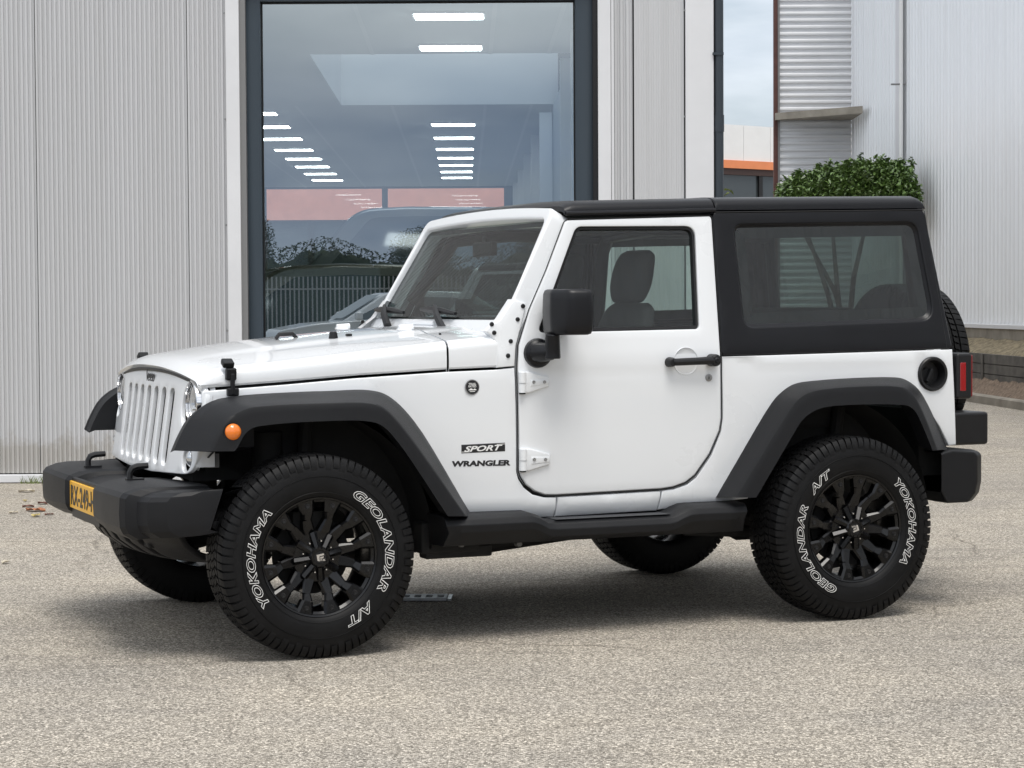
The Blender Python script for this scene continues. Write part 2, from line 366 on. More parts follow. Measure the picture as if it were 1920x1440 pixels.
# ================================================================== THE SETTING
def asphalt_material():
    m = bpy.data.materials.new('chipped_asphalt'); m.use_nodes = True
    t = m.node_tree; b = t.nodes['Principled BSDF']; n = t.nodes.new; l = t.links.new
    co = n('ShaderNodeTexCoord')
    vo = n('ShaderNodeTexVoronoi'); vo.inputs['Scale'].default_value = 160
    ve = n('ShaderNodeTexVoronoi'); ve.inputs['Scale'].default_value = 160; ve.feature = 'DISTANCE_TO_EDGE'
    sep = n('ShaderNodeSeparateColor'); l(vo.outputs['Color'], sep.inputs['Color'])
    r1 = n('ShaderNodeValToRGB'); e = r1.color_ramp.elements
    e[0].position = 0.0; e[0].color = (0.165, 0.152, 0.126, 1); e[1].position = 1.0; e[1].color = (0.88, 0.815, 0.72, 1)
    k = e.new(0.35); k.color = (0.34, 0.315, 0.276, 1); k = e.new(0.72); k.color = (0.53, 0.490, 0.428, 1)
    l(sep.outputs['Red'], r1.inputs['Fac'])
    r2 = n('ShaderNodeValToRGB'); r2.color_ramp.elements[0].color = (0.58, 0.56, 0.53, 1); r2.color_ramp.elements[1].position = 0.16
    l(ve.outputs['Distance'], r2.inputs['Fac'])
    m1 = n('ShaderNodeMixRGB'); m1.blend_type = 'MULTIPLY'; m1.inputs[0].default_value = 1
    l(r1.outputs['Color'], m1.inputs[1]); l(r2.outputs['Color'], m1.inputs[2])
    no = n('ShaderNodeTexNoise'); no.inputs['Scale'].default_value = 0.9; no.inputs['Detail'].default_value = 8; no.inputs['Roughness'].default_value = 0.65
    r3 = n('ShaderNodeValToRGB'); r3.color_ramp.elements[0].position = 0.32; r3.color_ramp.elements[0].color = (0.88, 0.88, 0.89, 1)
    r3.color_ramp.elements[1].position = 0.66; r3.color_ramp.elements[1].color = (1.10, 1.08, 1.05, 1)
    l(no.outputs['Fac'], r3.inputs['Fac'])
    m2 = n('ShaderNodeMixRGB'); m2.blend_type = 'MULTIPLY'; m2.inputs[0].default_value = 1
    l(m1.outputs['Color'], m2.inputs[1]); l(r3.outputs['Color'], m2.inputs[2])
    nc = n('ShaderNodeTexNoise'); nc.inputs['Scale'].default_value = 48; nc.inputs['Detail'].default_value = 2.5; nc.inputs['Roughness'].default_value = 0.7; l(co.outputs['Object'], nc.inputs['Vector'])
    r5 = n('ShaderNodeValToRGB'); r5.color_ramp.elements[0].position = 0.36; r5.color_ramp.elements[0].color = (0.75, 0.745, 0.74, 1); r5.color_ramp.elements[1].position = 0.64; r5.color_ramp.elements[1].color = (1.15, 1.15, 1.14, 1); l(nc.outputs['Fac'], r5.inputs['Fac'])
    m6 = n('ShaderNodeMixRGB'); m6.blend_type = 'MULTIPLY'; m6.inputs[0].default_value = 1; l(m2.outputs['Color'], m6.inputs[1]); l(r5.outputs['Color'], m6.inputs[2]); m2 = m6
    # old wet-looking stains and short scuffs, streaked along X
    mp = n('ShaderNodeMapping'); mp.inputs['Scale'].default_value = (0.55, 3.2, 1)
    ns = n('ShaderNodeTexNoise'); ns.inputs['Scale'].default_value = 1.3; ns.inputs['Detail'].default_value = 7; ns.inputs['Roughness'].default_value = 0.7
    r4 = n('ShaderNodeValToRGB'); r4.color_ramp.elements[0].position = 0.30; r4.color_ramp.elements[0].color = (0.78, 0.78, 0.79, 1); r4.color_ramp.elements[1].position = 0.50
    l(co.outputs['Object'], mp.inputs['Vector']); l(mp.outputs['Vector'], ns.inputs['Vector']); l(ns.outputs['Fac'], r4.inputs['Fac'])
    m3 = n('ShaderNodeMixRGB'); m3.blend_type = 'MULTIPLY'; m3.inputs[0].default_value = 1
    l(m2.outputs['Color'], m3.inputs[1]); l(r4.outputs['Color'], m3.inputs[2]); 
    # hairline cracks, in patches only
    wn = n('ShaderNodeTexNoise'); wn.inputs['Scale'].default_value = 2.5; wn.inputs['Detail'].default_value = 5; l(co.outputs['Object'], wn.inputs['Vector'])
    wm = n('ShaderNodeMixRGB'); wm.inputs[0].default_value = 0.18; l(co.outputs['Object'], wm.inputs[1]); l(wn.outputs['Color'], wm.inputs[2])
    vc = n('ShaderNodeTexVoronoi'); vc.feature = 'DISTANCE_TO_EDGE'; vc.inputs['Scale'].default_value = 0.55; l(wm.outputs['Color'], vc.inputs['Vector'])
    rc_ = n('ShaderNodeValToRGB'); rc_.color_ramp.elements[0].position = 0.0; rc_.color_ramp.elements[0].color = (0.50, 0.49, 0.48, 1); rc_.color_ramp.elements[1].position = 0.006; l(vc.outputs['Distance'], rc_.inputs['Fac'])
    pn = n('ShaderNodeTexNoise'); pn.inputs['Scale'].default_value = 0.45; pn.inputs['Detail'].default_value = 3; l(co.outputs['Object'], pn.inputs['Vector'])
    rn = n('ShaderNodeValToRGB'); rn.color_ramp.elements[0].position = 0.47; rn.color_ramp.elements[1].position = 0.62; l(pn.outputs['Fac'], rn.inputs['Fac'])
    m4 = n('ShaderNodeMixRGB'); m4.blend_type = 'MULTIPLY'; l(rn.outputs['Color'], m4.inputs[0]); l(m3.outputs['Color'], m4.inputs[1]); l(rc_.outputs['Color'], m4.inputs[2]); l(m4.outputs['Color'], b.inputs['Base Color'])
    for x in (vo, ve, no): l(co.outputs['Object'], x.inputs['Vector'])
    bp = n('ShaderNodeBump'); bp.inputs['Strength'].default_value = 0.8; bp.inputs['Distance'].default_value = 0.004
    l(ve.outputs['Distance'], bp.inputs['Height']); l(bp.outputs['Normal'], b.inputs['Normal'])
    b.inputs['Roughness'].default_value = 0.9; b.inputs['Specular IOR Level'].default_value = 0.25
    return m
M['asphalt'] = asphalt_material()
def cladding_material(name, col, rough, metal):   # painted sheet with rain streaks, and splash dirt along its foot
    m = bpy.data.materials.new(name); m.use_nodes = True
    t = m.node_tree; b = t.nodes['Principled BSDF']; n = t.nodes.new; l = t.links.new
    co = n('ShaderNodeTexCoord'); mp = n('ShaderNodeMapping'); mp.inputs['Scale'].default_value = (9, 9, 0.22); l(co.outputs['Object'], mp.inputs['Vector'])
    n1 = n('ShaderNodeTexNoise'); n1.inputs['Scale'].default_value = 1.0; n1.inputs['Detail'].default_value = 7; n1.inputs['Roughness'].default_value = 0.65; l(mp.outputs['Vector'], n1.inputs['Vector'])
    r1 = n('ShaderNodeValToRGB'); r1.color_ramp.elements[0].position = 0.28; r1.color_ramp.elements[0].color = (0.93, 0.928, 0.92, 1); r1.color_ramp.elements[1].position = 0.58; r1.color_ramp.elements[1].color = (1, 1, 1, 1); l(n1.outputs['Fac'], r1.inputs['Fac'])
    n2 = n('ShaderNodeTexNoise'); n2.inputs['Scale'].default_value = 7; n2.inputs['Detail'].default_value = 8; n2.inputs['Roughness'].default_value = 0.7; l(co.outputs['Object'], n2.inputs['Vector'])
    sp = n('ShaderNodeSeparateXYZ'); l(co.outputs['Object'], sp.inputs['Vector'])
    a = n('ShaderNodeMath'); a.operation = 'MULTIPLY_ADD'; a.inputs[1].default_value = -0.55; l(n2.outputs['Fac'], a.inputs[0]); l(sp.outputs['Z'], a.inputs[2])
    r2 = n('ShaderNodeValToRGB'); r2.color_ramp.elements[0].position = 0.0; r2.color_ramp.elements[0].color = (0.80, 0.77, 0.72, 1); r2.color_ramp.elements[1].position = 0.10; r2.color_ramp.elements[1].color = (1, 1, 1, 1); l(a.outputs['Value'], r2.inputs['Fac'])
    m1 = n('ShaderNodeMixRGB'); m1.blend_type = 'MULTIPLY'; m1.inputs[0].default_value = 1; l(r1.outputs['Color'], m1.inputs[1]); l(r2.outputs['Color'], m1.inputs[2])
    m2 = n('ShaderNodeMixRGB'); m2.blend_type = 'MULTIPLY'; m2.inputs[0].default_value = 1; m2.inputs[1].default_value = (*col, 1); l(m1.outputs['Color'], m2.inputs[2]); l(m2.outputs['Color'], b.inputs['Base Color'])
    mr = n('ShaderNodeMapRange'); mr.inputs['To Min'].default_value = rough - 0.06; mr.inputs['To Max'].default_value = rough + 0.10; l(n1.outputs['Fac'], mr.inputs['Value']); l(mr.outputs['Result'], b.inputs['Roughness'])
    b.inputs['Metallic'].default_value = metal
    return m
M['cladding'] = cladding_material('grey_ribbed_cladding', (0.545, 0.55, 0.56), 0.42, 0.0)
M['cladding_trim'] = mat('pale_metal_trim', (0.70, 0.705, 0.72), 0.40, vary=0.04, vscale=2)
M['warehouse'] = cladding_material('silver_ribbed_sheet', (0.90, 0.92, 0.94), 0.32, 0.12)
M['frame'] = mat('blue_grey_window_frame', (0.030, 0.045, 0.060), 0.4)
M['reveal'] = mat('grey_reveal', (0.20, 0.20, 0.20), 0.5)
M['shopglass'] = glass('showroom_glass', (0.66, 0.78, 0.84), 7.5, mirror=(0.88, 0.96, 1.0))
M['clearglass'] = glass('rear_window_glass', (0.92, 0.95, 0.95), 1.0)
M['skylight'] = glass('skylight_glass', (0.55, 0.58, 0.60), 1.5)
M['white_wall'] = mat('white_interior_paint', (0.72, 0.73, 0.73), 0.8, vary=0.02, vscale=1)
M['ceiling'] = mat('ceiling_tile', (0.78, 0.80, 0.81), 0.85)
M['gridline'] = mat('ceiling_grid', (0.85, 0.85, 0.85), 0.5)
M['floor_in'] = mat('showroom_floor', (0.20, 0.20, 0.20), 0.35, vary=0.1)
M['lamp'] = mat('ceiling_lamp_panel', (0.9, 0.9, 0.9), 0.5, emit=((1.0, 0.97, 0.90), 10.0))
M['salmon'] = mat('salmon_panel', (0.85, 0.33, 0.22), 0.6, vary=0.08, vscale=3)
M['orange'] = mat('orange_fascia', (0.76, 0.25, 0.10), 0.5, vary=0.06, vscale=4)
M['white_ext'] = mat('white_fascia_panel', (0.80, 0.80, 0.79), 0.5, vary=0.03, vscale=2)
M['brown_dark'] = mat('dark_brown_soffit', (0.045, 0.022, 0.018), 0.6)
M['rust'] = mat('red_brown_post', (0.085, 0.030, 0.022), 0.55, vary=0.25, vscale=6)
M['concrete'] = mat('weathered_concrete', (0.27, 0.245, 0.205), 0.9, vary=0.25, vscale=3, bump=0.6, bscale=40)
M['timber'] = mat('grey_timber', (0.105, 0.098, 0.087), 0.85, vary=0.4, vscale=5, bump=0.8, bscale=30)
M['soil'] = mat('dry_grassy_soil', (0.20, 0.165, 0.105), 0.95, vary=0.5, vscale=14, bump=1.0, bscale=25)
M['litter'] = mat('brown_leaf_litter', (0.17, 0.125, 0.09), 0.95, vary=0.55, vscale=20, bump=1.0, bscale=30)
M['leaf'] = mat('laurel_leaf', (0.105, 0.172, 0.045), 0.40, vary=0.75, vscale=14)
M['leaf2'] = mat('hedge_leaf', (0.022, 0.034, 0.012), 0.8, spec=0.2, vary=0.5, vscale=1.0)
M['leaf3'] = mat('pale_leaf', (0.16, 0.20, 0.05), 0.6, vary=0.3, vscale=5)
M['bark'] = mat('bark', (0.09, 0.065, 0.045), 0.9, vary=0.3, vscale=10)
M['darkwin'] = mat('dark_window_pane', (0.05, 0.06, 0.065), 0.06, spec=0.8)
M['gutter'] = mat('slate_drainpipe', (0.028, 0.038, 0.048), 0.4)

# ground: one sheet
g = MB(); g.add([(-260, -260, 0), (260, -260, 0), (260, 260, 0), (-260, 260, 0)], [(0, 1, 2, 3)])
structure(g.build('asphalt_ground', M['asphalt']))

YF = 16.9
def FX(px): return wall_pt(px, 420, YF).x
X_EDGE = FX(1338)
X_P0, X_P1 = FX(490), FX(1080)              # pane
X_F0, X_F1 = FX(463), FX(1113)              # frame outside
X_O0, X_O1 = FX(452.5), FX(1122)            # opening in the cladding
X_T0, X_T1 = FX(432), FX(1146)              # outer edges of the pale trims
Z_TOP, Z_BOT, Z_WALL = 3.736, 0.16, 7.2

showroom = thing('showroom', 'grey ribbed metal showroom with a tall dark-framed window, behind the white car', 'building', (0, YF, 0))
def ribs(mb, x0, x1, z0, z1, pitch=0.0366, depth=0.015, y=0.0):
    n = max(1, int((x1 - x0) / pitch)); p = (x1 - x0) / n; prof = []
    for i in range(n):
        a = x0 + i * p
        prof += [(a, 0), (a + p * 0.40, 0), (a + p * 0.54, depth), (a + p * 0.86, depth)]
    prof.append((x1, 0))
    return mb.grid([[(x, y + d, z0) for x, d in prof], [(x, y + d, z1) for x, d in prof]])
ZB = 0.075
seams_l = [-30.0, FX(-530), FX(-240), FX(70), FX(354), FX(427)]
for i in range(len(seams_l) - 1):
    mb = MB(); ribs(mb, seams_l[i] + 0.0025, seams_l[i + 1] - 0.0025, ZB, Z_WALL)
    mb.build('cladding_panel', M['cladding'], showroom, angle=20)
mb = MB(); ribs(mb, X_T1 + 0.03, FX(1187), ZB, Z_WALL); mb.build('cladding_panel', M['cladding'], showroom, angle=20)
mb = MB(); ribs(mb, FX(1190), FX(1283), ZB, Z_WALL, pitch=0.0366, depth=0.004); mb.build('cladding_panel', M['cladding'], showroom, angle=20)
mb = MB(); ribs(mb, X_O0 + 0.02, X_O1 - 0.02, Z_TOP + 0.08, Z_WALL); mb.build('cladding_panel', M['cladding'], showroom, angle=20)
# backing behind the seams, and the building's other walls
mb = MB()
mb.box((-15 + X_O0 / 2, 0.05, 3.6), (X_O0 + 30, 0.06, 7.2)); mb.box(((X_O1 + X_EDGE) / 2, 0.05, 3.6), (X_EDGE - X_O1 - 0.02, 0.06, 7.2))
mb.box(((X_O0 + X_O1) / 2, 0.05, (Z_TOP + 0.08 + 7.2) / 2), (X_O1 - X_O0, 0.06, 7.2 - Z_TOP - 0.08))
mb.build('wall_backing', M['trim'], showroom)
for xw in (X_EDGE - 0.05, -30.05): mb = MB(); mb.box((xw, 15.2, 2.3), (0.08, 30.2, 4.6)); mb.build('side_wall', M['cladding_trim'], showroom)
for xa_, xb_, ya_, yb_ in ((-30.1, X_EDGE + 0.1, 0.1, 4.8), (-30.1, -2.2, 4.8, 10.3), (0.70, X_EDGE + 0.1, 4.8, 10.3), (-30.1, X_EDGE + 0.1, 10.3, 30.4)):
    mb = MB(); mb.box(((xa_ + xb_) / 2, (ya_ + yb_) / 2, 4.66), (xb_ - xa_, yb_ - ya_, 0.12)); mb.build('roof', M['trim'], showroom)
mb = MB(); mb.add([(-2.2, 4.8, 4.74), (0.70, 4.8, 4.74), (0.70, 10.3, 4.74), (-2.2, 10.3, 4.74)], [(0, 1, 2, 3)]); mb.build('skylight', M['skylight'], showroom)
# trims
for a, b in ((X_T0 - 0.02, X_O0), (X_O1, X_T1)):
    mb = MB(); mb.box(((a + b) / 2, -0.012, 3.6), (b - a, 0.05, 7.1)); mb.build('window_trim', M['cladding_trim'], showroom, bevel=0.004)
mb = MB(); mb.box(((X_T1 + X_T1 + 0.022) / 2 + 0.004, -0.004, 3.6), (0.022, 0.03, 7.08)); mb.build('window_trim', M['cladding_trim'], showroom)
mb = MB(); mb.box(((FX(1285.5) + X_EDGE) / 2, -0.01, 3.6), (X_EDGE - FX(1285.5), 0.06, 7.1)); mb.build('corner_trim', M['cladding_trim'], showroom, bevel=0.004)
mb = MB(); mb.box(((-30 + X_T0) / 2, -0.02, 0.036), (30 + X_T0, 0.06, 0.062)); mb.box(((X_T1 + X_EDGE) / 2, -0.02, 0.036), (X_EDGE - X_T1, 0.06, 0.062))
mb.build('base_strip', M['cladding_trim'], showroom, bevel=0.006)
for k in range(5):
    for px in (424.5, 1148, 1284.5): rv = MB(); rv.lathe([(-0.004, 0.0), (-0.004, 0.006), (0.0, 0.008)], (FX(px), -0.018 if px > 1200 else -0.008, 1.18 + k * 0.82), 8); rv.build('rivet', M['steel'], showroom)
# window: reveal, frame, pane
mb = MB()
mb.box(((X_O0 + X_F0) / 2, 0.06, (Z_TOP + Z_BOT) / 2), (X_F0 - X_O0 + 0.004, 0.15, Z_TOP - Z_BOT + 0.12))
mb.build('window_reveal', M['reveal'], showroom)
mb = MB(); mb.box(((X_O1 + X_F1) / 2, 0.06, (Z_TOP + Z_BOT) / 2), (X_O1 - X_F1 + 0.004, 0.15, Z_TOP - Z_BOT + 0.12)); mb.build('window_reveal', M['trim'], showroom)
def rect(x0, z0, x1, z1): return [(x0, z0), (x1, z0), (x1, z1), (x0, z1)]
mb = MB(); panel(mb, rect(X_F0, Z_BOT - 0.12, X_F1, Z_TOP + 0.075), [rect(X_P0, Z_BOT, X_P1, Z_TOP)], lambda a, b, d: (a, 0.055 + d, b), r=0.004, thick=0.09, step=0)
wf = mb.build('window_frame', M['frame'], showroom)
mb = MB(); panel(mb, rect(X_P0 + 0.0005, Z_BOT + 0.0005, X_P1 - 0.0005, Z_TOP - 0.0005), [rect(X_P0 + 0.012, Z_BOT + 0.012, X_P1 - 0.012, Z_TOP - 0.012)], lambda a, b, d: (a, 0.105 + d, b), r=0.002, thick=0.02, step=0)
mb.build('glazing_bead', M['trim'], wf)
mb = MB(); mb.add([(X_P0 - 0.01, 0.12, Z_BOT - 0.01), (X_P1 + 0.01, 0.12, Z_BOT - 0.01), (X_P1 + 0.01, 0.12, Z_TOP + 0.01), (X_P0 - 0.01, 0.12, Z_TOP + 0.01)], [(0, 1, 2, 3)])
mb.build('window_pane', M['shopglass'], showroom)
# inside of the hall (showroom-local y = world Y - YF)
ZC, SL_ = 3.87, -0.021
def RX(x, Y): return x + SL_ * (Y - 18.5)
XR0, XR1, YB = -10.5, 0.72, 46.0
rcs = (21.7, 27.2)                            # raised ceiling bay
mb = MB()
def ceil_quad(xa, xb, ya, yb, z=ZC): mb.add([(RX(xa, ya), ya - YF, z), (RX(xb, ya), ya - YF, z), (RX(xb, yb), yb - YF, z), (RX(xa, yb), yb - YF, z)], [(0, 1, 2, 3)])
ceil_quad(XR0, XR1 + 0.06, 17.05, rcs[0]); ceil_quad(XR0, -1.93, *rcs); ceil_quad(XR0, XR1 + 0.06, rcs[1], YB)
mb.build('ceiling', M['ceiling'], showroom)
mb = MB()
a, b = rcs
for (xa, ya, xb, yb) in ((-1.93, a, XR1 + 0.06, a), (-1.93, b, XR1 + 0.06, b), (-1.93, a, -1.93, b)):
    mb.add([(RX(xa, ya), ya - YF, ZC), (RX(xb, yb), yb - YF, ZC), (RX(xb, yb), yb - YF, 4.7), (RX(xa, ya), ya - YF, 4.7)], [(0, 1, 2, 3)])
mb.build('ceiling_bay', M['white_wall'], showroom)
mb = MB()
for x in (-6.2, -5.0, -3.75, -2.5, -1.3, -0.13, 0.45):
    for ya, yb in ((17.1, rcs[0]), (rcs[1], YB)):
        if x > -1.9 or True:
            c = (ya + yb) / 2; mb.add([(RX(x - 0.02, ya), ya - YF, ZC - 0.006), (RX(x + 0.02, ya), ya - YF, ZC - 0.006), (RX(x + 0.02, yb), yb - YF, ZC - 0.006), (RX(x - 0.02, yb), yb - YF, ZC - 0.006)], [(0, 1, 2, 3)])
mb.build('ceiling_rail', M['gridline'], showroom)
mb = MB(); mb.add([(XR0, 0.13, 0.01), (X_EDGE - 0.1, 0.13, 0.01), (X_EDGE - 0.1, YB - YF, 0.01), (XR0, YB - YF, 0.01)], [(0, 1, 2, 3)]); mb.build('showroom_floor', M['floor_in'], showroom)
mb = MB(); mb.add([(RX(XR1, 17.2), 0.14, 0), (RX(XR1, YB), YB - YF, 0), (RX(XR1, YB), YB - YF, ZC), (RX(XR1, 17.2), 0.14, ZC)], [(0, 1, 2, 3)])
mb.add([(XR0, 0.14, 0), (XR0, YB - YF, 0), (XR0, YB - YF, ZC), (XR0, 0.14, ZC)], [(0, 1, 2, 3)]); mb.build('inner_wall', M['white_wall'], showroom)
for Y in (19.2, 21.4, 27.4, 31, 35, 39, 43):
    mb = MB(); mb.box((RX(XR1, Y) - 0.09, Y - YF, ZC / 2 - 0.05), (0.16, 0.30, ZC - 0.1)); mb.build('column', M['gridline'], showroom)
bx0, bxm, bx1 = wall_pt(500, 380, YB).x, wall_pt(722, 380, YB).x, wall_pt(945, 380, YB).x
mb = MB(); panel(mb, rect(XR0, 0.0, RX(XR1, YB), ZC), [rect(bx0, 0.5, bxm - 0.06, ZC - 0.04), rect(bxm + 0.06, 0.5, bx1, ZC - 0.04)], lambda a, b, d: (a, YB - YF - 0.1 + d, b), r=0.01, thick=0.1, step=0)
mb.build('back_wall', M['reveal'], showroom)
mb = MB()
for a, b in ((bx0, bxm - 0.06), (bxm + 0.06, bx1)): mb.add([(a, YB - YF - 0.03, 0.5), (b, YB - YF - 0.03, 0.5), (b, YB - YF - 0.03, ZC - 0.04), (a, YB - YF - 0.03, ZC - 0.04)], [(0, 1, 2, 3)])
mb.build('rear_window_pane', M['clearglass'], showroom)
# ceiling lights
def ceiling_light(x, Y, label, grp):
    t = thing('ceiling_light', label, 'ceiling light', (RX(x, Y), Y, ZC), 0, grp)
    m1 = MB(); m1.box((0, 0, -0.012), (0.62, 0.38, 0.016)); m1.build('housing', M['gridline'], t)
    m1 = MB(); m1.box((0, 0, -0.026), (0.585, 0.345, 0.006)); m1.build('diffuser', M['lamp'], t)
near_words = ['nearest the glass', 'second from the glass']
for i, Y in enumerate((18.75, 21.05)):
    ceiling_light(-0.52, Y, 'oblong lit ceiling panel in front of the raised bay, ' + near_words[i], 'ceiling lights in the showroom')
ords = ['first', 'second', 'third', 'fourth', 'fifth', 'sixth', 'seventh', 'eighth']
for i, Y in enumerate((30.0, 32.4, 34.7, 36.8, 38.7, 40.6, 42.5)):
    ceiling_light(-0.55, Y, 'lit ceiling panel in the right row beyond the raised bay, %s from the bay' % ords[i], 'ceiling lights in the showroom')
for i, Y in enumerate((28.1, 30.2, 32.4, 34.7, 36.8, 38.9, 41.0, 43.1)):
    ceiling_light(-3.12, Y, 'lit ceiling panel in the left row of the showroom, %s from the window' % ords[i], 'ceiling lights in the showroom')
# downpipe at the building's corner
dp = thing('drainpipe', 'dark slate drainpipe down the right corner of the showroom', 'drainpipe', (FX(1348.5), YF - 0.02, 0))
mb = MB(); mb.tube([(0, 0, 0.05), (0, 0, 7.2)], 0.034, 16); mb.build('pipe', M['gutter'], dp)
mb = MB(); mb.box((-0.035, 0.03, 3.6), (0.03, 0.05, 7.2)); mb.build('backing_strip', M['trim'], dp)
for z in (2.70, 4.9): mb = MB(); mb.tube([(0, 0, z), (0, 0, z + 0.13)], 0.0385, 16); mb.build('pipe_socket', M['gutter'], dp)
for z in (3.30, 1.3): mb = MB(); mb.box((-0.01, 0.0, z), (0.085, 0.08, 0.02)); mb.build('pipe_clip', M['gutter'], dp)

# ------------------------------------------------------------------ warehouse on the right, running back to a louvred end
WX0, WS = 9.06, -0.064
def WXY(Y, off=0.0): return WX0 + WS * Y - off
Y_A, Y_C = -8.0, WX0 / ((1597 - 960) / F_PX + 0.064)
warehouse = thing('warehouse', 'tall silver ribbed metal warehouse with a louvred end, at the right', 'building', (0, 0, 0))
mb = MB(); prof = []; pitch = 0.20; n = int((Y_C - Y_A) / pitch)
for i in range(n):
    y = Y_A + i * pitch; prof += [(y, 0), (y + 0.07, 0), (y + 0.105, 0.028), (y + 0.165, 0.028)]
prof.append((Y_C, 0))
Z0W, Z1W = 1.04, 9.5
ZM = 6.0
mb.grid([[(WXY(y, -d), y, z) for y, d in prof] for z in (Z0W, Z1W)])
mb.build('ribbed_wall', M['warehouse'], warehouse, angle=20)
xl0 = (1463 - 960) / F_PX * Y_C; xl1 = WXY(Y_C)
mb = MB(); rows = []; z = 0.4; pz = 0.128
while z < Z1W:
    for dz, d in ((0, 0), (0.03, 0.0), (0.055, 0.035), (0.10, 0.035)): rows.append([(xl0, Y_C + d, z + dz), (xl1, Y_C + d, z + dz)])
    z += pz
mb.grid(rows); mb.build('louvred_wall', M['cladding_trim'], warehouse, angle=20)
mb = MB(); mb.box((xl0 - 0.075, Y_C + 0.05, 4.75), (0.07, 0.12, 9.5)); mb.build('corner_post', M['rust'], warehouse)
mb = MB(); mb.box((xl0 - 0.018, Y_C + 0.03, 4.75), (0.036, 0.10, 9.5)); mb.build('edge_strip', M['reveal'], warehouse)
mb = MB(); xe = xl0 + 1.9; mb.add([(xl0 - 0.1, Y_C + 0.1, 0), (xe, Y_C + 14, 0), (xe, Y_C + 14, 9.5), (xl0 - 0.1, Y_C + 0.1, 9.5)], [(0, 1, 2, 3)]); mb.build('end_wall', M['warehouse'], warehouse)
mb = MB(); a = WXY(Y_A) + 0.04; mb.add([(a, Y_A, 9.5), (a + 16, Y_A, 9.5), (a + 16, Y_C + 14, 9.5), (xe, Y_C + 14, 9.5), (xl0 - 0.1, Y_C, 9.5), (xl1 + 0.04, Y_C, 9.5)], [(0, 1, 2, 3, 4, 5)]); mb.build('roof', M['warehouse'], warehouse)
mb = MB(); mb.add([(a, Y_A, 0), (a + 16, Y_A, 0), (a + 16, Y_A, 9.5), (a, Y_A, 9.5)], [(0, 1, 2, 3)]); mb.build('end_wall', M['warehouse'], warehouse)
# canopy ledge over the louvres
pL, pR = wall_pt(1454, 212, Y_C - 0.1), wall_pt(1616, 199, Y_C - 1.4)
mb = MB(); zc = pL.z
mb.add([(pL.x, Y_C - 0.02, zc), (xl1, Y_C - 0.02, zc), (pR.x, Y_C - 1.5, zc + 0.0), (pL.x, Y_C - 0.12, zc)], [(0, 1, 2, 3)])
mb.v += [(x, y, zz - 0.13) for x, y, zz in mb.v]; mb.f += [[7, 6, 5, 4]] + [[i, i + 4, (i + 1) % 4 + 4, (i + 1) % 4] for i in range(4)]; mb.mi += [0] * 5
mb.build('canopy_ledge', M['concrete'], warehouse)
# plinth, base strip
mb = MB(); mb.grid([[(WXY(y, 0.03), y, zz) for y in (Y_A, 30, Y_C)] for zz in (0.0, Z0W - 0.06)]); mb.build('plinth', M['concrete'], warehouse)
mb = MB(); mb.grid([[(WXY(y, o), y, zz) for y in (Y_A, 30, Y_C)] for o, zz in ((0.03, Z0W - 0.06), (0.06, Z0W - 0.06), (0.06, Z0W - 0.005), (0.0, Z0W + 0.004))]); mb.build('base_strip', M['cladding_trim'], warehouse)
# strip cover and rainwater pipe
Yp = WX0 / ((1699.5 - 960) / F_PX + 0.064)
mb = MB(); yy = WX0 / ((1692 - 960) / F_PX + 0.064); mb.add([(WXY(yy + 0.28, 0.05), yy + 0.28, Z0W), (WXY(yy - 0.2, 0.05), yy - 0.2, Z0W), (WXY(yy - 0.2, 0.05), yy - 0.2, Z1W), (WXY(yy + 0.28, 0.05), yy + 0.28, Z1W)], [(0, 1, 2, 3)]); mb.build('cover_strip', M['cladding_trim'], warehouse)
rp_ = thing('drainpipe', 'thin pale rainwater pipe on the silver ribbed warehouse wall', 'drainpipe', (WXY(Yp, 0.09), Yp, 0))
mb = MB(); mb.tube([(0, 0, 0.9), (0, 0, 9.4)], 0.036, 12); mb.build('pipe', M['white_ext'], rp_)
mb = MB(); zz = wall_pt(1699, 158, Yp).z; mb.box((-0.05, 0.0, zz), (0.24, 0.05, 0.025)); mb.build('pipe_clip', M['reveal'], rp_)
# terrace: soil bank, timber wall, litter strip, kerb
Y_T1 = 36.0
def strip(offs, y0=Y_A, y1=Y_T1, seg=160, jit=0.0):
    rows = []
    for o, zz in offs:
        rows.append([(WXY(y0 + (y1 - y0) * i / seg, o), y0 + (y1 - y0) * i / seg, zz + random.uniform(-jit, jit)) for i in range(seg + 1)])
    return rows
mb = MB(); mb.grid(strip([(0.02, 0.83), (0.12, 0.80), (0.25, 0.74), (0.38, 0.69), (0.50, 0.63)], jit=0.025, seg=300)); structure(mb.build('soil_bank', M['soil'], angle=180))
mb = MB(); mb.grid(strip([(0.55, 0.30), (0.60, 0.25), (0.66, 0.19), (0.74, 0.13), (0.80, 0.085)], jit=0.025, seg=300)); structure(mb.build('leaf_litter_strip', M['litter'], angle=180))
tw = thing('timber_retaining_wall', 'weathered grey timber retaining wall of stacked sleepers below the warehouse', 'retaining wall', (0, 0, 0))
for zz in (0.235, 0.375, 0.515):
    mb = MB()
    seg = [Y_A + k * 2.95 for k in range(int((Y_T1 - Y_A) / 2.95) + 1)]
    rows = [[(WXY(y, o), y, h) for y in (Y_A, Y_T1)] for o, h in ((0.50, zz), (0.555, zz), (0.555, zz + 0.13), (0.50, zz + 0.13))]
    mb.grid(rows); mb.build('sleeper', M['timber'], tw)
mb = MB()
for k in range(14):
    y = Y_A + 1 + k * 3.1; mb.box((WXY(y, 0.575), y, 0.36), (0.02, 0.05, 0.56))
mb.build('wall_post', M['timber'], tw)
kb = MB(); kb.grid([[(WXY(y, o), y, h) for y in (Y_A, Y_T1)] for o, h in ((0.78, 0.0), (0.78, 0.115), (0.80, 0.12), (0.88, 0.118), (0.90, 0.10), (0.90, 0.0))])
